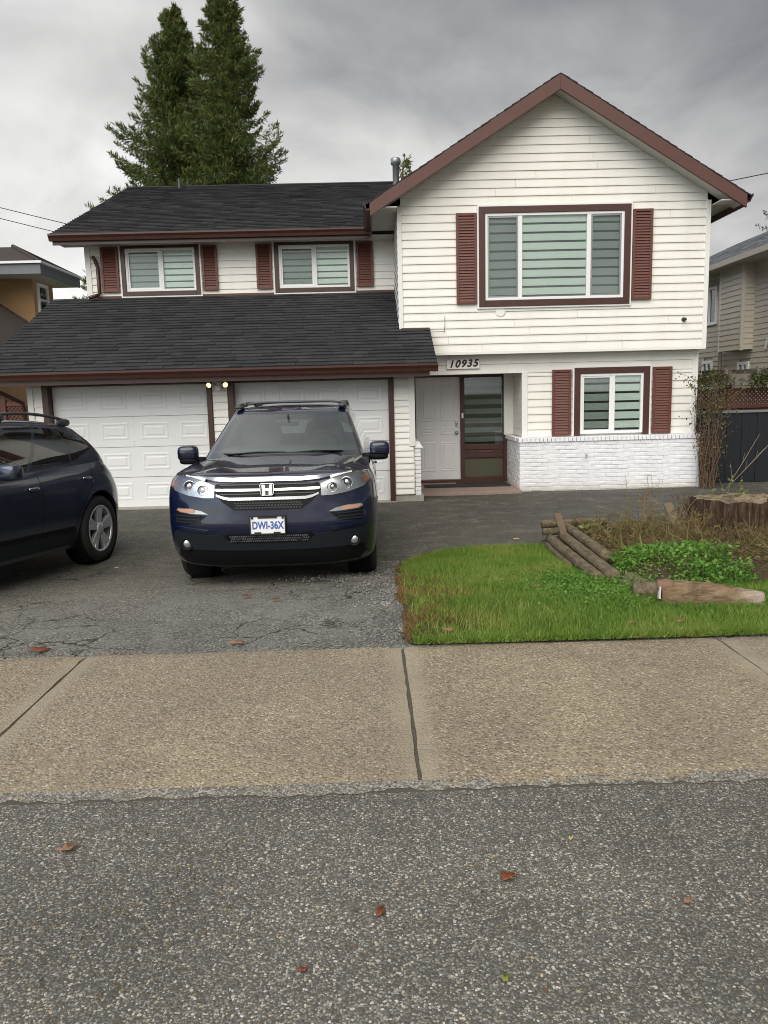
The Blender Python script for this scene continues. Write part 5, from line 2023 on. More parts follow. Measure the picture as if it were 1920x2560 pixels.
# crumbs of leaf and bark lying about on the road
n = 420
px_ = np.concatenate([rng.uniform(-2.2, 2.2, 260), rng.normal(-.9, .35, 160)])
py_ = np.concatenate([rng.uniform(1.2, 2.75, 260), rng.normal(1.95, .2, 160)])
d = rng.normal(0, 1, (n, 3))
d[:, 2] = np.abs(d[:, 2]) * .12
o = leaf_cloud(np.column_stack([px_, py_, np.full(n, .2895)]), d, (.006, .022), (.003, .010), 'leaf_litter', 'weed_dry', None, .05)
tag(o, 'brown crumbs of leaf and bark scattered on the road', 'litter', kind='stuff')

# ------------------------------------------------------------------ vehicles
def interp(xs, ys, x):
    """smooth monotone-ish interpolation through control points"""
    if x <= xs[0]:
        return ys[0]
    if x >= xs[-1]:
        return ys[-1]
    for i in range(len(xs) - 1):
        if x <= xs[i + 1]:
            break
    h = xs[i + 1] - xs[i]
    t = (x - xs[i]) / h

    def m_(k):
        if k == 0:
            return (ys[1] - ys[0]) / (xs[1] - xs[0])
        if k == len(xs) - 1:
            return (ys[-1] - ys[-2]) / (xs[-1] - xs[-2])
        return (ys[k + 1] - ys[k - 1]) / (xs[k + 1] - xs[k - 1])
    t2, t3 = t * t, t * t * t
    return (2 * t3 - 3 * t2 + 1) * ys[i] + (t3 - 2 * t2 + t) * h * m_(i) + (-2 * t3 + 3 * t2) * ys[i + 1] + (t3 - t2) * h * m_(i + 1)


def superbox(c, s, e=.45, nu=20, nv=12, mb=None, tilt=None):
    """rounded block: superellipsoid"""
    mb = mb or MB()
    sg = lambda v, p: math.copysign(abs(v) ** p, v)
    o = len(mb.v)
    for j in range(nv + 1):
        b = -math.pi / 2 + math.pi * j / nv
        for i in range(nu):
            a = 2 * math.pi * i / nu
            q = Vector((s[0] * sg(math.cos(b), e) * sg(math.cos(a), e), s[1] * sg(math.cos(b), e) * sg(math.sin(a), e), s[2] * sg(math.sin(b), e)))
            if tilt is not None:
                q = tilt @ q
            mb.v.append(tuple(Vector(c) + q))
    for j in range(nv):
        for i in range(nu):
            mb.f.append((o + j * nu + i, o + j * nu + (i + 1) % nu, o + (j + 1) * nu + (i + 1) % nu, o + (j + 1) * nu + i))
    return mb


class Car:
    ZB = .90                        # below: true heights, above: stretched to the shoulder line

    def __init__(s, P):
        s.__dict__.update(P)

    def lev(s, zn):
        return tuple(interp(s.bz, col, zn) for col in (s.bf, s.br, s.bw))

    def zt(s, y):
        return interp(s.ty, s.tz, y)

    def zact(s, zn, y):
        if zn <= s.ZB:
            return zn
        return s.ZB + (zn - s.ZB) / (s.bz[-1] - s.ZB) * (s.zt(y) - s.ZB)

    def znom(s, z, y):
        if z <= s.ZB:
            return z
        return s.ZB + (z - s.ZB) * (s.bz[-1] - s.ZB) / max(.02, s.zt(y) - s.ZB)

    def flare(s, y, z):
        f = 0
        for ay in s.axles:
            f += s.flare_amt * math.exp(-((y - ay) / .42) ** 4) * math.exp(-((z - .62) / .26) ** 2)
        return f

    def outline(s, zn, nF=22, nS=70, nR=18):
        yf, yr, w_ = s.lev(zn)
        pts = []
        for i in range(nF):
            a = math.pi / 2 * i / nF
            pts.append((w_ * math.sin(a) ** (2 / s.pF), yf + s.dF - s.dF * math.cos(a) ** (2 / s.pF)))
        for i in range(nS):
            t = i / nS
            pts.append((w_, yf + s.dF + (yr - s.dR - yf - s.dF) * t))
        for i in range(nR + 1):
            a = math.pi / 2 * (1 - i / nR)
            pts.append((w_ * math.sin(a) ** (2 / s.pR) if i < nR else 0.0, yr - s.dR + s.dR * math.cos(a) ** (2 / s.pR)))
        return pts

    # front face: y for (x, z); side face: x for (y, z)
    def F(s, x, z):
        yf, yr, w_ = s.lev(s.znom(z, .25))
        q = min(.9999, abs(x) / w_)
        return yf + s.dF - s.dF * (1 - q ** s.pF) ** (1 / s.pF)

    def G(s, y, z):
        yf, yr, w_ = s.lev(s.znom(z, y))
        if y < yf + s.dF:
            q = min(1, max(0, (yf + s.dF - y) / s.dF))
            x = w_ * (1 - q ** s.pF) ** (1 / s.pF)
        elif y > yr - s.dR:
            q = min(1, max(0, (y - yr + s.dR) / s.dR))
            x = w_ * (1 - q ** s.pR) ** (1 / s.pR)
        else:
            x = w_
        return x + s.flare(y, z)

    def top(s, y, k):
        """hood / shoulder surface: k runs 0 (centre) to 1 (edge)"""
        xe = s.G(y, s.zt(y))
        cr = interp(s.cy, s.cz, y)
        ridge = .014 * math.exp(-((k - .60) / .12) ** 2) * sstep(.2, .5, y)
        return xe * k, y, s.zt(y) + cr * (1 - k ** 2.6) + ridge

    def body_mesh(s):
        NZ_ = 26
        mb = MB()
        zs = [s.bz[0] + (s.bz[-1] - s.bz[0]) * i / NZ_ for i in range(NZ_ + 1)]
        rings = []
        for zn in zs:
            o = s.outline(zn)
            n = len(o)
            ring = []
            for i, (x, y) in enumerate(o):
                z = s.zact(zn, y)
                fl = s.flare(y, z) if x > .5 else 0
                ring.append(len(mb.v))
                mb.v.append((x + fl, y, z))
            for i in range(n - 2, 0, -1):
                x, y, z = mb.v[ring[i]]
                ring.append(len(mb.v))
                mb.v.append((-x, y, z))
            rings.append(ring)
        m_ = len(rings[0])
        for a, b in zip(rings, rings[1:]):
            for i in range(m_):
                mb.f.append((a[i], a[(i + 1) % m_], b[(i + 1) % m_], b[i]))
        # caps: rows across the car
        for ring, isTop in ((rings[0], False), (rings[-1], True)):
            half = m_ // 2
            ks = [.96, .88, .75, .6, .45, .3, .15, 0, -.15, -.3, -.45, -.6, -.75, -.88, -.96]
            prev = None
            for i in range(1, half):
                r_, l_ = ring[i], ring[m_ - i]
                x, y, z = mb.v[r_]
                row = [r_]
                for k in ks:
                    if isTop:
                        cr = interp(s.cy, s.cz, y)
                        zz = z + cr * (1 - abs(k) ** 2.6) + .014 * math.exp(-((abs(k) - .60) / .12) ** 2) * sstep(.2, .5, y)
                    else:
                        zz = z
                    row.append(len(mb.v))
                    mb.v.append((x * k, y, zz))
                row.append(l_)
                if prev is None:
                    for q in range(len(row) - 1):
                        mb.f.append((ring[0], row[q], row[q + 1]))
                else:
                    for q in range(len(row) - 1):
                        mb.f.append((prev[q], row[q], row[q + 1], prev[q + 1]))
                prev = row
            for q in range(len(prev) - 1):
                mb.f.append((prev[q], ring[half], prev[q + 1]))
        return mb

    # greenhouse --------------------------------------------------------
    def cab(s, sv):
        return tuple(interp(s.gs, col, sv) for col in (s.gf, s.gr, s.gw))

    def zcab(s, sv, y):
        zb_ = s.zt(y) - .02 + (interp(s.cy, s.cz, y) * .8 if y < s.gf[0] + .5 else 0) * 0
        return zb_ + sv * (interp(s.ry, s.rz, y) - zb_)

    def cab_grid(s, nF=16, nS=64, nR=10, nz=28):
        rows = []
        for j in range(nz + 1):
            sv = j / nz
            yf, yr, w_ = s.cab(sv)
            row = []
            dF, dR = s.gdF * (1 - .3 * sv), s.gdR
            for i in range(nF):
                a = math.pi / 2 * i / nF
                row.append((w_ * math.sin(a) ** (2 / 2.7), yf + dF - dF * math.cos(a) ** (2 / 2.7)))
            for i in range(nS):
                row.append((w_, yf + dF + (yr - dR - yf - dF) * i / nS))
            for i in range(nR + 1):
                a = math.pi / 2 * (1 - i / nR)
                row.append((w_ * math.sin(a) ** (2 / 2.7) if i < nR else 0.0, yr - dR + dR * math.cos(a) ** (2 / 2.7)))
            rows.append([(x, y, s.zcab(sv, y)) for x, y in row])
        return rows, nF, nS, nR, nz


def patch(name, poly, S, mat, parent, off=.004, th=.02, step=.04, smooth=True, mirror=False, label=None):
    """plate that follows a body surface; poly in surface coordinates, S(a, b, off) -> point"""
    bm = bmesh.new()
    vs = [bm.verts.new((a, b, 0)) for a, b in poly]
    bm.faces.new(vs)
    for ax in (0, 1):
        lo, hi = min(q[ax] for q in poly), max(q[ax] for q in poly)
        n = max(1, int((hi - lo) / step))
        for i in range(1, n):
            co = [0, 0, 0]
            co[ax] = lo + (hi - lo) * i / n
            no = [0, 0, 0]
            no[ax] = 1
            bmesh.ops.bisect_plane(bm, geom=bm.verts[:] + bm.edges[:] + bm.faces[:], plane_co=co, plane_no=no)
    bmesh.ops.remove_doubles(bm, verts=bm.verts[:], dist=1e-5)
    ab = {v.index: None for v in bm.verts}
    bm.verts.index_update()
    coords = [(v.co.x, v.co.y) for v in bm.verts]
    faces = [[v.index for v in f.verts] for f in bm.faces]
    bnd = [(e.verts[0].index, e.verts[1].index) for e in bm.edges if len(e.link_faces) == 1]
    bm.free()
    outs = []
    for sgn in ((1, -1) if mirror else (1,)):
        mb = MB()
        for a, b in coords:
            q = S(a, b, off)
            mb.v.append((q[0] * sgn, q[1], q[2]))
        inner = {}
        for i in sorted({i for e in bnd for i in e}):
            q = S(coords[i][0], coords[i][1], off - th)
            inner[i] = len(mb.v)
            mb.v.append((q[0] * sgn, q[1], q[2]))
        mb.f += [tuple(f) for f in faces]
        mb.f += [(a, b, inner[b], inner[a]) for a, b in bnd]
        me = fixn(mb.mesh(name, mat, False))
        if smooth:
            me.shade_smooth()
            try:
                me.set_sharp_from_angle(angle=R(35))
            except Exception:
                pass
        o = link(name, me, parent)
        if label:
            o['label'] = label
        outs.append(o)
    return outs


def bool_cut(mb, cutters, name, mat):
    """body shell with the wheel arches cut away"""
    me = fixn(mb.mesh(name, mat, True))
    ob = bpy.data.objects.new(name, me)
    COL.objects.link(ob)
    tmp = []
    for c_ in cutters:
        cm = fixn(c_.mesh('cut', mat))
        co = bpy.data.objects.new('cut', cm)
        COL.objects.link(co)
        tmp.append(co)
        md = ob.modifiers.new('arch', 'BOOLEAN')
        md.operation = 'DIFFERENCE'
        md.solver = 'EXACT'
        md.object = co
    dg = bpy.context.evaluated_depsgraph_get()
    res = bpy.data.meshes.new_from_object(ob.evaluated_get(dg))
    for t in tmp:
        bpy.data.objects.remove(t)
    bpy.data.objects.remove(ob)
    res.name = name
    res.materials.clear()
    res.materials.append(MATS[mat])
    res.shade_smooth()
    try:
        res.set_sharp_from_angle(angle=R(40))
    except Exception:
        pass
    return res


def wheel(parent, x, y, rad, side, style):
    """tyre, rim dish and spokes; side = +1 for the +x side"""
    o = root('wheel', (0, 0, 0), None, None)
    bpy.data.objects.remove(o)
    wd = .235
    c_ = (x, y, rad)
    prof = [(rad * .66, -wd * .42), (rad * .80, -wd * .50), (rad * .95, -wd * .47), (rad, -wd * .34), (rad, wd * .34), (rad * .95, wd * .47), (rad * .80, wd * .50), (rad * .66, wd * .42)]
    wb = part('wheel', MB().lathe(prof, c_, 'X', 56), 'tyre', parent, True)
    # tread grooves
    g = MB()
    for gx in (-.06, -.02, .02, .06):
        g.lathe([(rad + .0008, gx - .004), (rad + .0012, gx), (rad + .0008, gx + .004)], c_, 'X', 56)
    part('tread_groove', g, 'skirt_black', wb)
    rr = rad * .68
    part('rim', MB().lathe([(rr + .012, side * wd * .44), (rr, side * wd * .42), (rr - .02, side * wd * .30), (rr - .03, side * wd * .05), (0, side * wd * .02)], c_, 'X', 48), 'rail_grey', wb, True)
    part('rim_lip', MB().lathe([(rr + .012, side * wd * .44), (rr + .006, side * wd * .475), (rr - .012, side * wd * .45), (rr - .016, side * wd * .40)], c_, 'X', 48), 'silver_wheel', wb, True)
    for k in range(5):
        for dq in ((-.17, .17) if style == 'twin' else (0,)):
            a = 2 * math.pi * k / 5 + .3
            a2 = a + dq
            hub = Vector((0, math.cos(a + dq * .6), math.sin(a + dq * .6))) * rad * .14
            tip = Vector((0, math.cos(a2), math.sin(a2))) * rr * .985
            w0, w1 = rad * .075, rad * .085
            t_ = Vector((0, -math.sin(a2), math.cos(a2)))
            mb = MB()
            X = Vector((side * wd * .40, 0, 0))
            X2 = Vector((side * wd * .44, 0, 0))
            B = Vector((side * wd * .22, 0, 0))
            cc_ = Vector(c_)
            vs = [cc_ + hub + t_ * w0 + X, cc_ + hub - t_ * w0 + X, cc_ + tip - t_ * w1 + X2, cc_ + tip + t_ * w1 + X2,
                  cc_ + hub + t_ * w0 + B, cc_ + hub - t_ * w0 + B, cc_ + tip - t_ * w1 + B, cc_ + tip + t_ * w1 + B]
            mb.add(vs, [(0, 1, 2, 3), (4, 7, 6, 5), (0, 4, 5, 1), (1, 5, 6, 2), (2, 6, 7, 3), (3, 7, 4, 0)])
            part('spoke', mb, 'silver_wheel', wb, bevel=.006)
    part('hub_cap', MB().lathe([(rad * .19, side * wd * .36), (rad * .18, side * wd * .43), (rad * .1, side * wd * .46), (0, side * wd * .465)], c_, 'X', 24), 'silver_wheel', wb, True)
    return wb


def build_car(car, loc, rz, name, label, paint, glass_side, wheel_r, style):
    t = root(name, loc, label, 'car', rz=rz)
    cut = []
    for ay in car.axles:
        for sx in (-1, 1):
            cut.append(MB().lathe([(0, -.16), (wheel_r * 1.13, -.16), (wheel_r * 1.13, .35), (0, .35)], (sx * .86 if sx > 0 else sx * 1.05, ay, wheel_r + .01), 'X', 48))
    res = bool_cut(car.body_mesh(), cut, 'body', paint)
    body = link('body', res, t)
    # wheel wells
    for ay in car.axles:
        for sx in (-1, 1):
            part('wheel_well', MB().lathe([(0, .0), (wheel_r * 1.125, .0), (wheel_r * 1.125, .15)] if False else [(0.01, -.05), (wheel_r * 1.12, -.05), (wheel_r * 1.12, .17)], (sx * .72 if sx > 0 else -.84, ay, wheel_r + .01), 'X', 40), 'skirt_black', t, True)
            wheel(t, sx * (car.track / 2), ay, wheel_r, sx, style)
    # greenhouse
    rows, nF, nS, nR, nz = car.cab_grid()
    n = len(rows[0])
    shell = MB()
    sets = {}
    full = []
    for r_ in rows:
        ring = [(x, y, z) for x, y, z in r_] + [(-x, y, z) for x, y, z in r_[-2:0:-1]]
        full.append(ring)
    m_ = len(full[0])

    def region(i, j):
        """which pane a grid cell belongs to (None: painted shell)"""
        ii = i if i < n - 1 else m_ - 1 - i
        sv = (j + .5) / nz
        if ii < nF:
            if ii < car.ws_i and car.ws_s[0] < sv < car.ws_s[1]:
                return 'windshield'
            return None
        if ii < nF + nS:
            v_ = (ii - nF + .5) / nS
            for k, (a, b, s0, s1) in enumerate(car.side_win):
                # upper and lower limits may slant along the window
                q = (v_ - a) / (b - a)
                lo = s0[0] + (s0[1] - s0[0]) * q
                hi = s1[0] + (s1[1] - s1[0]) * q
                if a < v_ < b and lo < sv < hi:
                    return 'side_%d_%s' % (k, 'r' if i < n - 1 else 'l')
            return None
        if .22 < sv < .80 and ii > nF + nS + 3:
            return 'rear'
        return None
    for j in range(nz):
        for i in range(m_):
            q = (full[j][i], full[j][(i + 1) % m_], full[j + 1][(i + 1) % m_], full[j + 1][i])
            rg_ = region(i, j)
            tgt = shell if rg_ is None else sets.setdefault(rg_, MB())
            tgt.add(q, [(0, 1, 2, 3)])
    # roof cap
    top = full[-1]
    half = m_ // 2
    prev = None
    ks = [1, .9, .75, .5, .25, 0, -.25, -.5, -.75, -.9, -1]
    for i in range(0, half + 1):
        x, y, z = top[i]
        row = []
        for k in ks:
            shell.v.append((x * k, y, z + car.roof_crown * (1 - abs(k) ** 2) * sstep(car.gf[-1] - .05, car.gf[-1] + .5, y) * (1 - sstep(car.gr[-1] - .6, car.gr[-1] + .05, y))))
            row.append(len(shell.v) - 1)
        if prev:
            for a in range(len(ks) - 1):
                shell.f.append((prev[a], row[a], row[a + 1], prev[a + 1]))
        prev = row
    me = shell.mesh('greenhouse', paint, True)
    b = bmesh.new()
    b.from_mesh(me)
    bmesh.ops.remove_doubles(b, verts=b.verts[:], dist=1e-4)
    bmesh.ops.recalc_face_normals(b, faces=b.faces)
    b.to_mesh(me)
    b.free()
    me.shade_smooth()
    link('greenhouse', me, t)
    for rg_, mb in sets.items():
        me = mb.mesh('glass', {'w': 'car_glass', 'r': 'car_glass_dark'}.get(rg_[0], glass_side), True)
        b = bmesh.new()
        b.from_mesh(me)
        bmesh.ops.remove_doubles(b, verts=b.verts[:], dist=1e-4)
        b.to_mesh(me)
        b.free()
        me.shade_smooth()
        nm = {'w': 'windshield', 'r': 'rear_window'}.get(rg_[0], 'side_window')
        me.name = nm
        link(nm, me, t)
    # cabin floor hides the painted top under the glass
    fl = MB()
    a, b_ = car.gf[0] + .03, car.gr[0] - .05
    prev = None
    for i in range(31):
        y = a + (b_ - a) * i / 30
        xw = interp(car.gs, car.gw, 0) - .03
        sh_ = min(1, (i + .3) / 4) ** .4 * min(1, (30.3 - i) / 3) ** .4
        z = car.zt(y) + interp(car.cy, car.cz, y) * 1.02 + .012
        row = []
        for k in (-1, -.6, 0, .6, 1):
            fl.v.append((xw * k * sh_, y, z))
            row.append(len(fl.v) - 1)
        if prev:
            for q in range(4):
                fl.f.append((prev[q], prev[q + 1], row[q + 1], row[q]))
        prev = row
    part('cabin_trim', fl, 'dash_grey', t, True)
    ins = part('dashboard', superbox((0, car.gf[0] + .62, car.zt(1.5) + .03), (car.gw[0] * .86, .26, .085)), 'dash_grey', t, True)
    for sx in (-1, 1):
        tl = Matrix.Rotation(R(-16), 3, 'X')
        st_ = part('seat', superbox((sx * .37, car.gf[0] + 1.35, car.zt(2) + .07), (.24, .085, .30), .5, tilt=tl), 'seat_grey', t, True)
        part('headrest', superbox((sx * .37, car.gf[0] + 1.44, car.zt(2) + .40), (.135, .055, .10), .6, tilt=tl), 'seat_grey', st_, True)
    sw_ = MB()
    pts = [(.37 + .185 * math.cos(a), car.gf[0] + .90 - .07 * math.sin(a), car.zt(1.6) + .09 + .16 * math.sin(a)) for a in [2 * math.pi * i / 28 for i in range(29)]]
    sw_.tube(pts, .014, 8, False)
    part('steering_wheel', sw_, 'black_plastic', t, True)
    part('rear_view_mirror', superbox((0, car.gf[0] + .86, interp(car.ry, car.rz, 2.2) - .16), (.12, .02, .035)).tube([(0, car.gf[0] + .86, interp(car.ry, car.rz, 2.2) - .14), (0, car.gf[0] + .84, interp(car.ry, car.rz, 2.2) - .06)], .012), 'black_plastic', t, True)
    return t


# --- dark blue sport utility vehicle facing the street
pil = Car(dict(
    bz=[.20, .28, .38, .50, .62, .74, .86, .94, 1.00, 1.05],
    bf=[.30, .14, .07, .03, .0, .012, .026, .042, .062, .105],
    br=[4.70, 4.80, 4.88, 4.92, 4.94, 4.94, 4.92, 4.90, 4.87, 4.82],
    bw=[.89, .93, .95, .962, .968, .97, .97, .962, .945, .905],
    dF=.52, pF=3.1, dR=.45, pR=3.0, axles=(.96, 3.78), flare_amt=.022, track=1.68,
    ty=[0, .25, .6, 1.0, 1.5, 2.5, 4.9], tz=[1.05, 1.065, 1.085, 1.105, 1.13, 1.16, 1.20],
    cy=[0, .2, .6, 1.2, 1.6, 5], cz=[.0, .02, .045, .065, .05, .04],
    gs=[0, .3, .6, .85, .95, 1.0], gf=[1.20, 1.52, 1.84, 2.11, 2.24, 2.42], gr=[4.82, 4.76, 4.68, 4.58, 4.52, 4.40], gw=[.865, .81, .745, .685, .655, .58],
    gdF=.30, gdR=.25, ry=[1.2, 2.0, 2.6, 3.4, 4.1, 4.8], rz=[1.60, 1.635, 1.665, 1.675, 1.665, 1.62],
    roof_crown=.02, ws_i=13, ws_s=(.05, .88),
    side_win=[(.05, .36, (.10, .10), (.84, .86)), (.39, .66, (.10, .12), (.86, .86)), (.69, .95, (.14, .18), (.86, .78))]))
suv = build_car(pil, (-.935, 6.74, .040), 0, 'sport_utility_vehicle', 'glossy dark blue sport utility vehicle with chrome grille parked facing the street', 'paint_blue', 'car_glass_dark', .385, 'single')


def SF(a, b, off):
    e = .01
    y = pil.F(a, b)
    gx = (pil.F(a + e, b) - pil.F(a - e, b)) / (2 * e)
    gz_ = (pil.F(a, b + e) - pil.F(a, b - e)) / (2 * e)
    n = Vector((gx, -1, gz_))
    n.normalize()
    return (a + n.x * off, y + n.y * off, b + n.z * off)


def fp(name, poly, mat, off=.006, th=.025, mirror=False, parent=suv, step=.04, label=None):
    return patch(name, poly, SF, mat, parent, off, th, step, True, mirror, label)


def sym(pts):
    return pts + [(-x, z) for x, z in reversed(pts) if x > 1e-6]


# grille
g0 = fp('grille', sym([(0, 1.005), (.46, 1.005), (.475, .93), (.40, .845), (.30, .775), (0, .768)]), 'mesh_black', .002)[0]
fp('grille_bar', sym([(0, 1.050), (.30, 1.048), (.44, 1.054), (.60, 1.072), (.74, 1.086), (.745, 1.070), (.60, 1.050), (.46, 1.024), (.30, 1.016), (0, 1.016)]), 'chrome', .016, .03)
fp('grille_bar', sym([(0, .957), (.46, .964), (.468, .948), (.44, .940), (0, .938)]), 'chrome', .015, .03)
fp('grille_bar', sym([(0, .884), (.34, .886), (.40, .897), (.455, .917), (.45, .898), (.39, .872), (.33, .860), (0, .860)]), 'chrome', .015, .03)
for zz in (.995, .915):
    fp('grille_slat', sym([(0, zz + .004), (.42, zz + .004), (.42, zz - .004), (0, zz - .004)]), 'rail_grey', .008, .01)
mb = MB()
for i in range(-11, 12):
    for j in range(3):
        x = i * .026 + (.013 if j % 2 else 0)
        q = SF(x, .793 + j * .021, .006)
        if abs(x) < .30 + j * .03:
            mb.box(q[0] - .009, q[0] + .009, q[1], q[1] + .01, q[2] - .006, q[2] + .006)
o = part('grille_mesh', mb, 'rail_grey', suv)
o['kind'] = 'stuff'
# emblem: a tapered H inside a rounded frame
em = fp('emblem', [(-.062, .985), (-.052, .995), (.052, .995), (.062, .985), (.055, .908), (.044, .898), (-.044, .898), (-.055, .908)], 'black_plastic', .024, .04, step=.2)[0]
for sx in (1, -1):
    fp('emblem_stroke', [(sx * .046, .986), (sx * .022, .986), (sx * .018, .955), (sx * .016, .906), (sx * .040, .906)], 'chrome', .030, .01, parent=em, step=.2)
fp('emblem_stroke', [(-.021, .957), (.021, .957), (.019, .937), (-.019, .937)], 'chrome', .030, .01, parent=em, step=.2)
ring_o = [(-.062, .985), (-.052, .995), (.052, .995), (.062, .985), (.055, .908), (.044, .898), (-.044, .898), (-.055, .908)]
mb = MB()
pts = [SF(a, b, .028) for a, b in ring_o]
mb.tube(pts + [pts[0]], .005, 6, False)
part('emblem_ring', mb, 'chrome', em, True)
# headlights
HL = [(.470, .990), (.60, 1.036), (.72, 1.066), (.82, 1.078), (.885, 1.04), (.893, .995), (.84, .945), (.70, .905), (.56, .885), (.475, .885)]
for sx in (1, -1):
    hl = fp('headlight', [(sx * a, b) for a, b in HL], 'lamp_silver', .004, .02)[0]
    for cx_, cz_, rr_ in ((.575, .955, .045), (.70, .985, .052)):
        q = SF(sx * cx_, cz_, .006)
        part('reflector', MB().lathe([(rr_, -.006), (rr_ * .9, .004), (rr_ * .55, .010), (0, .012)], (q[0], q[1], q[2]), 'Y', 24), 'dash_grey', hl, True)
        part('lens', superbox((q[0], q[1] + .004, q[2]), (rr_ * .62, .016, rr_ * .62), 1.0), 'chrome', hl, True)
        mb = MB()
        mb.tube([(q[0] + rr_ * math.cos(a), q[1] - .006, q[2] + rr_ * math.sin(a)) for a in [2 * math.pi * i / 24 for i in range(25)]], .005, 6, False)
        part('reflector_ring', mb, 'chrome', hl, True)
    fp('side_marker', [(sx * a, b) for a, b in ((.852, 1.050), (.885, 1.030), (.893, .998), (.868, .982))], 'lamp_amber', .007, .01, parent=hl)
    fp('running_light', [(sx * a, b) for a, b in ((.55, 1.046), (.74, 1.088), (.742, 1.070), (.56, 1.024))], 'vinyl_white', .018, .012, parent=hl)
    fp('headlight_cover', [(sx * a, b) for a, b in HL], 'lamp_glass', .020, .016, parent=hl)
    # turn lamp with black louvres under it
    tl_ = fp('turn_lamp', [(sx * a, b) for a, b in ((.535, .742), (.60, .772), (.70, .792), (.825, .796), (.84, .775), (.80, .755), (.66, .745))], 'lamp_silver', .008, .03)[0]
    fp('amber_lens', [(sx * a, b) for a, b in ((.655, .784), (.815, .790), (.825, .776), (.79, .760), (.66, .752))], 'lamp_amber_pale', .011, .01, parent=tl_)
    vt = fp('bumper_vent', [(sx * a, b) for a, b in ((.545, .732), (.66, .737), (.80, .747), (.845, .765), (.848, .66), (.80, .648), (.66, .66), (.60, .69))], 'mesh_black', .003, .03)[0]
    for zz in (.722, .692, .668):
        fp('vent_slat', [(sx * a, b) for a, b in ((.60, zz + .006), (.84, zz + .012), (.84, zz), (.61, zz - .006))], 'cladding', .012, .015, parent=vt)
    fp('bumper_trim', [(sx * a, b) for a, b in ((.54, .60), (.70, .618), (.86, .640), (.868, .618), (.70, .594), (.55, .578))], 'chrome' if False else 'paint_blue', .016, .02)
    q = SF(sx * .755, .468, 0)
    fg = part('fog_lamp', MB().lathe([(.062, .02), (.062, -.022), (.050, -.030), (.044, -.010), (.0, .0)], q, 'Y', 28), 'skirt_black', suv, True)
    part('fog_lens', superbox((q[0], q[1] - .012, q[2]), (.040, .014, .040), 1.0), 'lamp_silver', fg, True)
# lower bumper: slate plastic band, black mesh intake, black skirt
fp('bumper_band', sym([(0, .505), (.36, .505), (.42, .548), (.60, .565), (.86, .585), (.885, .50), (.84, .425), (.60, .415), (0, .405)]), 'cladding', .010, .03)
fp('lower_intake', sym([(0, .565), (.36, .565), (.40, .540), (.33, .482), (0, .478)]), 'mesh_black', .014, .03)
mb = MB()
for i in range(-17, 18):
    for j in range(3):
        x = i * .02 + (.01 if j % 2 else 0)
        q = SF(x, .500 + j * .022, .014)
        mb.box(q[0] - .007, q[0] + .007, q[1] - .004, q[1] + .006, q[2] - .007, q[2] + .007)
o = part('intake_mesh', mb, 'rail_grey', suv)
o['kind'] = 'stuff'
for sx in (1, -1):
    q = SF(sx * .27, .515, .012)
    part('tow_hook', superbox((q[0], q[1], q[2]), (.028, .02, .014), .6), 'cladding', suv, True)
fp('skirt', sym([(0, .408), (.60, .418), (.84, .428), (.86, .35), (.80, .265), (.5, .245), (0, .245)]), 'skirt_black', .004, .03)
# licence plate
pq = pil.F(0, .645) - .035
lp = part('licence_plate', MB().box(-.152, .152, pq - .004, pq + .012, .568, .722), 'plate_white', suv, bevel=.004)
me = text_mesh('plate_text', 'DWI-36X', .092, 'plate_blue', .0015, bold=.0028)
tx = link('plate_text', me, lp, (0, pq - .005, .640))
tx.scale = (.74, 1, 1)
fm = MB().frame(-.16, .16, .560, .730, .010, pq - .010, pq + .014)
for x0_, x1_, z0_, z1_ in ((-.085, .085, .705, .722), (-.12, -.06, .568, .583), (.05, .11, .568, .583), (-.145, -.125, .70, .722), (.125, .145, .70, .722)):
    fm.box(x0_, x1_, pq - .010, pq - .003, z0_, z1_)
part('plate_frame', fm, 'black_plastic', lp)
# hood panel with a visible shut line
mb = MB()
prev = None
NYH, NK = 26, 24
for i in range(NYH + 1):
    y = .155 + (1.27 - .155) * i / NYH
    row = []
    for j in range(NK + 1):
        k = -.86 + 1.72 * j / NK
        yy = y + (.10 * abs(k) ** 2.2 if i == 0 else .10 * abs(k) ** 2.2 * (1 - i / NYH))
        x, y2, z = pil.top(yy, abs(k))
        mb.v.append((math.copysign(x, k), y2, z + (.007 if 0 < i < NYH and 0 < j < NK else -.004)))
        row.append(len(mb.v) - 1)
    if prev:
        for j in range(NK):
            mb.f.append((prev[j], prev[j + 1], row[j + 1], row[j]))
    prev = row
part('hood', mb, 'paint_blue', suv, True)
# cowl and wipers
cw = MB()
pts = []
for i in range(25):
    a = -1 + 2 * i / 24
    pts.append((a * .76, 1.215 + .17 * abs(a) ** 2.6 - .01, pil.zt(1.25) + .062 * (1 - abs(a) ** 2.6) + .006))
cw.tube(pts, .022, 8)
part('cowl', cw, 'black_plastic', suv, True)
for x0_ in (-.55, .05):
    part('wiper', MB().tube([(x0_, 1.22, pil.zt(1.25) + .075), (x0_ + .3, 1.25, pil.zt(1.25) + .092), (x0_ + .58, 1.30, pil.zt(1.25) + .082)], .009, 6), 'skirt_black', suv, True)
# mirrors
for sx in (1, -1):
    mr = part('door_mirror', superbox((sx * 1.02, 1.48, 1.205), (.108, .080, .082), .55), 'paint_blue', suv, True)
    part('mirror_base', superbox((sx * 1.01, 1.475, 1.130), (.10, .070, .042), .6).tube([(sx * .84, 1.50, 1.13), (sx * .96, 1.49, 1.14)], .03, 8), 'skirt_black', mr, True)
    part('mirror_seam', superbox((sx * 1.02, 1.455, 1.162), (.105, .062, .007), .5), 'skirt_black', mr, True)
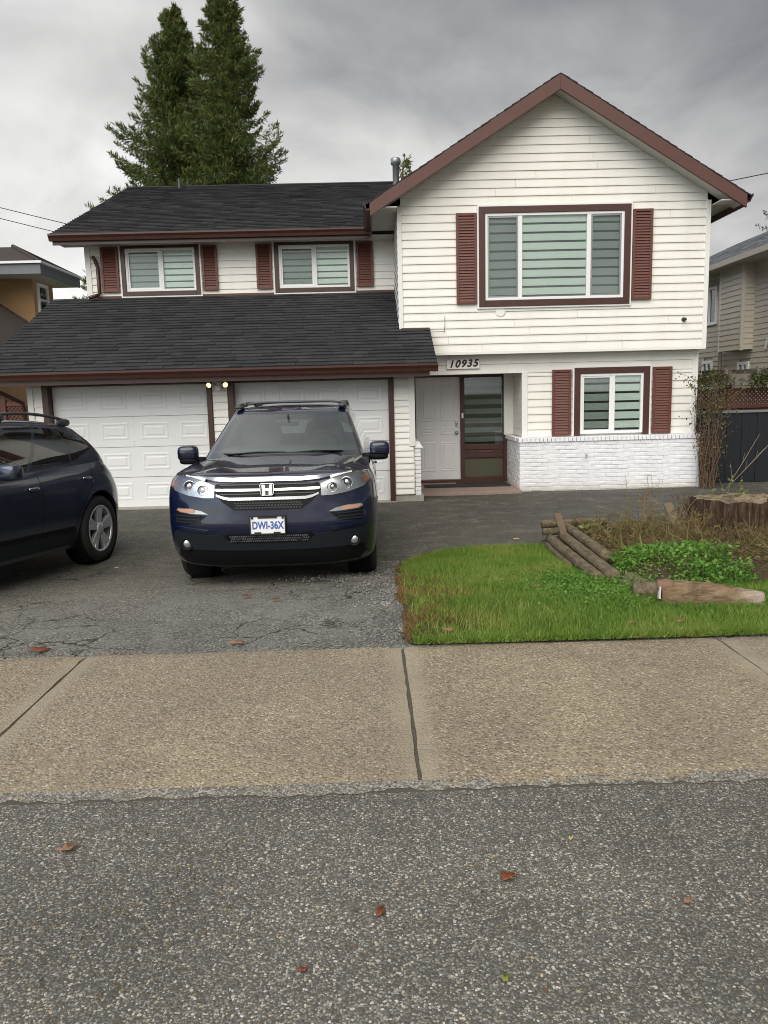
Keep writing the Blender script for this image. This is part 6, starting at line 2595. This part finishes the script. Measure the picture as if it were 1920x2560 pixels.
# roof rails and cross bar
for sx in (1, -1):
    pts = []
    for i in range(13):
        s_ = i / 12
        y = 2.35 + 2.1 * s_
        pts.append((sx * (.625 - .012 * s_), y, interp(pil.ry, pil.rz, y) + .012 + .035 * math.sin(math.pi * min(1, max(0, s_))) ** .35))
    part('roof_rail', MB().tube(pts, .018, 8), 'rail_grey', suv, True)
    part('rail_foot', superbox((sx * .605, 2.42, 1.675), (.05, .10, .022), .6), 'rail_grey', suv, True)
for yb in (2.75, 3.75):
    pts = []
    for i in range(17):
        a = -1 + 2 * i / 16
        pts.append((a * .60, yb, 1.728 - .028 * abs(a) ** 6))
    part('cross_bar', MB().tube(pts, .014, 8), 'rail_grey', suv, True)
    for sx in (1, -1):
        part('bar_clamp', superbox((sx * .60, yb, 1.705), (.035, .04, .028), .6), 'rail_grey', suv, True)


def side_S(car):
    def S(a, b, off):
        e = .01
        x = car.G(a, b)
        gy = (car.G(a + e, b) - car.G(a - e, b)) / (2 * e)
        gz_ = (car.G(a, b + e) - car.G(a, b - e)) / (2 * e)
        n = Vector((1, -gy, -gz_))
        n.normalize()
        return (x + n.x * off, a + n.y * off, b + n.z * off)
    return S


def side_details(car, t, handles, gaps, sill, handle_mat):
    S = side_S(car)
    for poly in gaps:
        # thin door shut line as a narrow strip
        for (a, b), (c_, d) in zip(poly, poly[1:]):
            v_ = Vector((c_ - a, d - b))
            n_ = Vector((-v_.y, v_.x)).normalized() * .004
            patch('door_gap', [(a - n_.x, b - n_.y), (c_ - n_.x, d - n_.y), (c_ + n_.x, d + n_.y), (a + n_.x, b + n_.y)], S, 'skirt_black', t, .0012, .006, .05, True, True)
    patch('sill', sill, S, 'cladding', t, .012, .03, .08, True, True)
    for hy, hz in handles:
        for sx in (1, -1):
            q = S(hy, hz, .02)
            h = superbox((q[0] * sx, q[1], q[2]), (.014, .085, .014), .6)
            part('door_handle', h, handle_mat, t, True)
            q = S(hy, hz, .0)
            part('handle_cup', superbox((q[0] * sx, q[1], q[2]), (.004, .05, .022), .8), 'skirt_black', t, True)


side_details(pil, suv, [(2.55, .98), (3.55, 1.0)], [[(1.52, 1.10), (1.50, .42)], [(2.68, 1.12), (2.70, .42)], [(3.62, 1.12), (3.55, .80), (3.32, .42)]], [(1.42, .42), (3.30, .42), (3.30, .27), (1.42, .27)], 'paint_blue')

# --- slate grey crossover on the left, nose towards the street
cx = Car(dict(
    bz=[.22, .30, .40, .52, .64, .76, .86, .94, 1.00, 1.05],
    bf=[.30, .14, .06, .02, .0, .03, .08, .14, .20, .28],
    br=[4.42, 4.50, 4.55, 4.57, 4.57, 4.55, 4.51, 4.46, 4.40, 4.33],
    bw=[.82, .855, .875, .89, .90, .905, .905, .89, .865, .83],
    dF=.80, pF=2.4, dR=.62, pR=2.5, axles=(.93, 3.68), flare_amt=.030, track=1.60,
    ty=[0, .4, 1.0, 1.6, 2.4, 3.2, 4.0, 4.6], tz=[.80, .90, .99, 1.02, 1.05, 1.09, 1.13, 1.12],
    cy=[0, .3, .8, 1.2, 1.6, 5], cz=[.02, .05, .07, .07, .05, .03],
    gs=[0, .3, .6, .85, .95, 1.0], gf=[1.02, 1.36, 1.72, 2.04, 2.18, 2.38], gr=[4.24, 4.19, 4.09, 3.94, 3.85, 3.72], gw=[.815, .775, .715, .645, .615, .54],
    gdF=.34, gdR=.34, ry=[1.0, 1.8, 2.4, 3.0, 3.6, 4.1, 4.5], rz=[1.46, 1.53, 1.575, 1.58, 1.545, 1.49, 1.42],
    roof_crown=.02, ws_i=13, ws_s=(.05, .88),
    side_win=[(.03, .42, (.08, .08), (.86, .88)), (.45, .745, (.08, .10), (.88, .86)), (.765, .985, (.12, .42), (.86, .62))]))
cxo = build_car(cx, (-4.57, 5.16, .215), R(-9), 'crossover_car', 'slate grey crossover with silver wheels angled towards the street beside the garage', 'paint_slate', 'car_glass_dark', .375, 'twin')
side_details(cx, cxo, [(2.42, .90), (3.42, .955)], [[(1.42, 1.0), (1.44, .80), (1.42, .38)], [(2.56, 1.05), (2.60, .85), (2.57, .38)], [(3.62, 1.10), (3.52, .88), (3.26, .62), (3.16, .38)]], [(1.40, .40), (3.20, .40), (3.20, .27), (1.40, .27)], 'chrome')
cxo.rotation_euler[0] = -.058     # nose up on the ramp of the driveway
suv.rotation_euler[0] = -.011
S = side_S(cx)
patch('lower_moulding', [(1.42, .455), (3.16, .455), (3.20, .41), (1.40, .41)], S, 'skirt_black', cxo, .010, .02, .08, True, True)
for sx in (1, -1):
    mr = part('door_mirror', superbox((sx * 1.0, 1.92, 1.085), (.115, .085, .075), .5), 'paint_slate', cxo, True)
    part('mirror_base', superbox((sx * .90, 1.94, 1.04), (.09, .05, .03), .6), 'skirt_black', mr, True)
    for y0_, y1_ in ((2.30, 3.58),):
        pts = [(sx * .60, y0_ + (y1_ - y0_) * i / 10, interp(cx.ry, cx.rz, y0_ + (y1_ - y0_) * i / 10) + .035 + .03 * math.sin(math.pi * i / 10) ** .4) for i in range(11)]
        part('roof_rail', MB().tube(pts, .016, 8), 'rail_grey', cxo, True)
        for yy in (y0_ + .05, y1_ - .05):
            part('rail_foot', superbox((sx * .60, yy, interp(cx.ry, cx.rz, yy) + .02), (.03, .12, .04), .7), 'rail_grey', cxo, True)
    # tail lamps wrap the rear corner
    patch('tail_lamp', [(4.28, .98), (4.52, 1.0), (4.56, .86), (4.34, .90)], S, 'lamp_amber', cxo, .006, .02, .04, True, False)
# front end: five-point grille and swept lamps
def SF2(a, b, off):
    y = cx.F(a, b)
    e = .01
    gx = (cx.F(a + e, b) - cx.F(a - e, b)) / (2 * e)
    gz_ = (cx.F(a, b + e) - cx.F(a, b - e)) / (2 * e)
    n = Vector((gx, -1, gz_)).normalized()
    return (a + n.x * off, y + n.y * off, b + n.z * off)


patch('grille', sym([(0, .60), (.38, .60), (.44, .50), (.34, .34), (0, .32)]), SF2, 'mesh_black', cxo, .004, .02, .04)
patch('headlight', [(.46, .66), (.70, .74), (.84, .78), (.86, .70), (.66, .62)], SF2, 'lamp_silver', cxo, .006, .02, .04, True, True)
patch('fog_recess', [(.52, .46), (.76, .48), (.78, .36), (.56, .34)], SF2, 'mesh_black', cxo, .004, .02, .04, True, True)
part('licence_plate', MB().box(-.15, .15, cx.F(0, .46) - .03, cx.F(0, .46) - .015, .39, .54), 'plate_white', cxo)
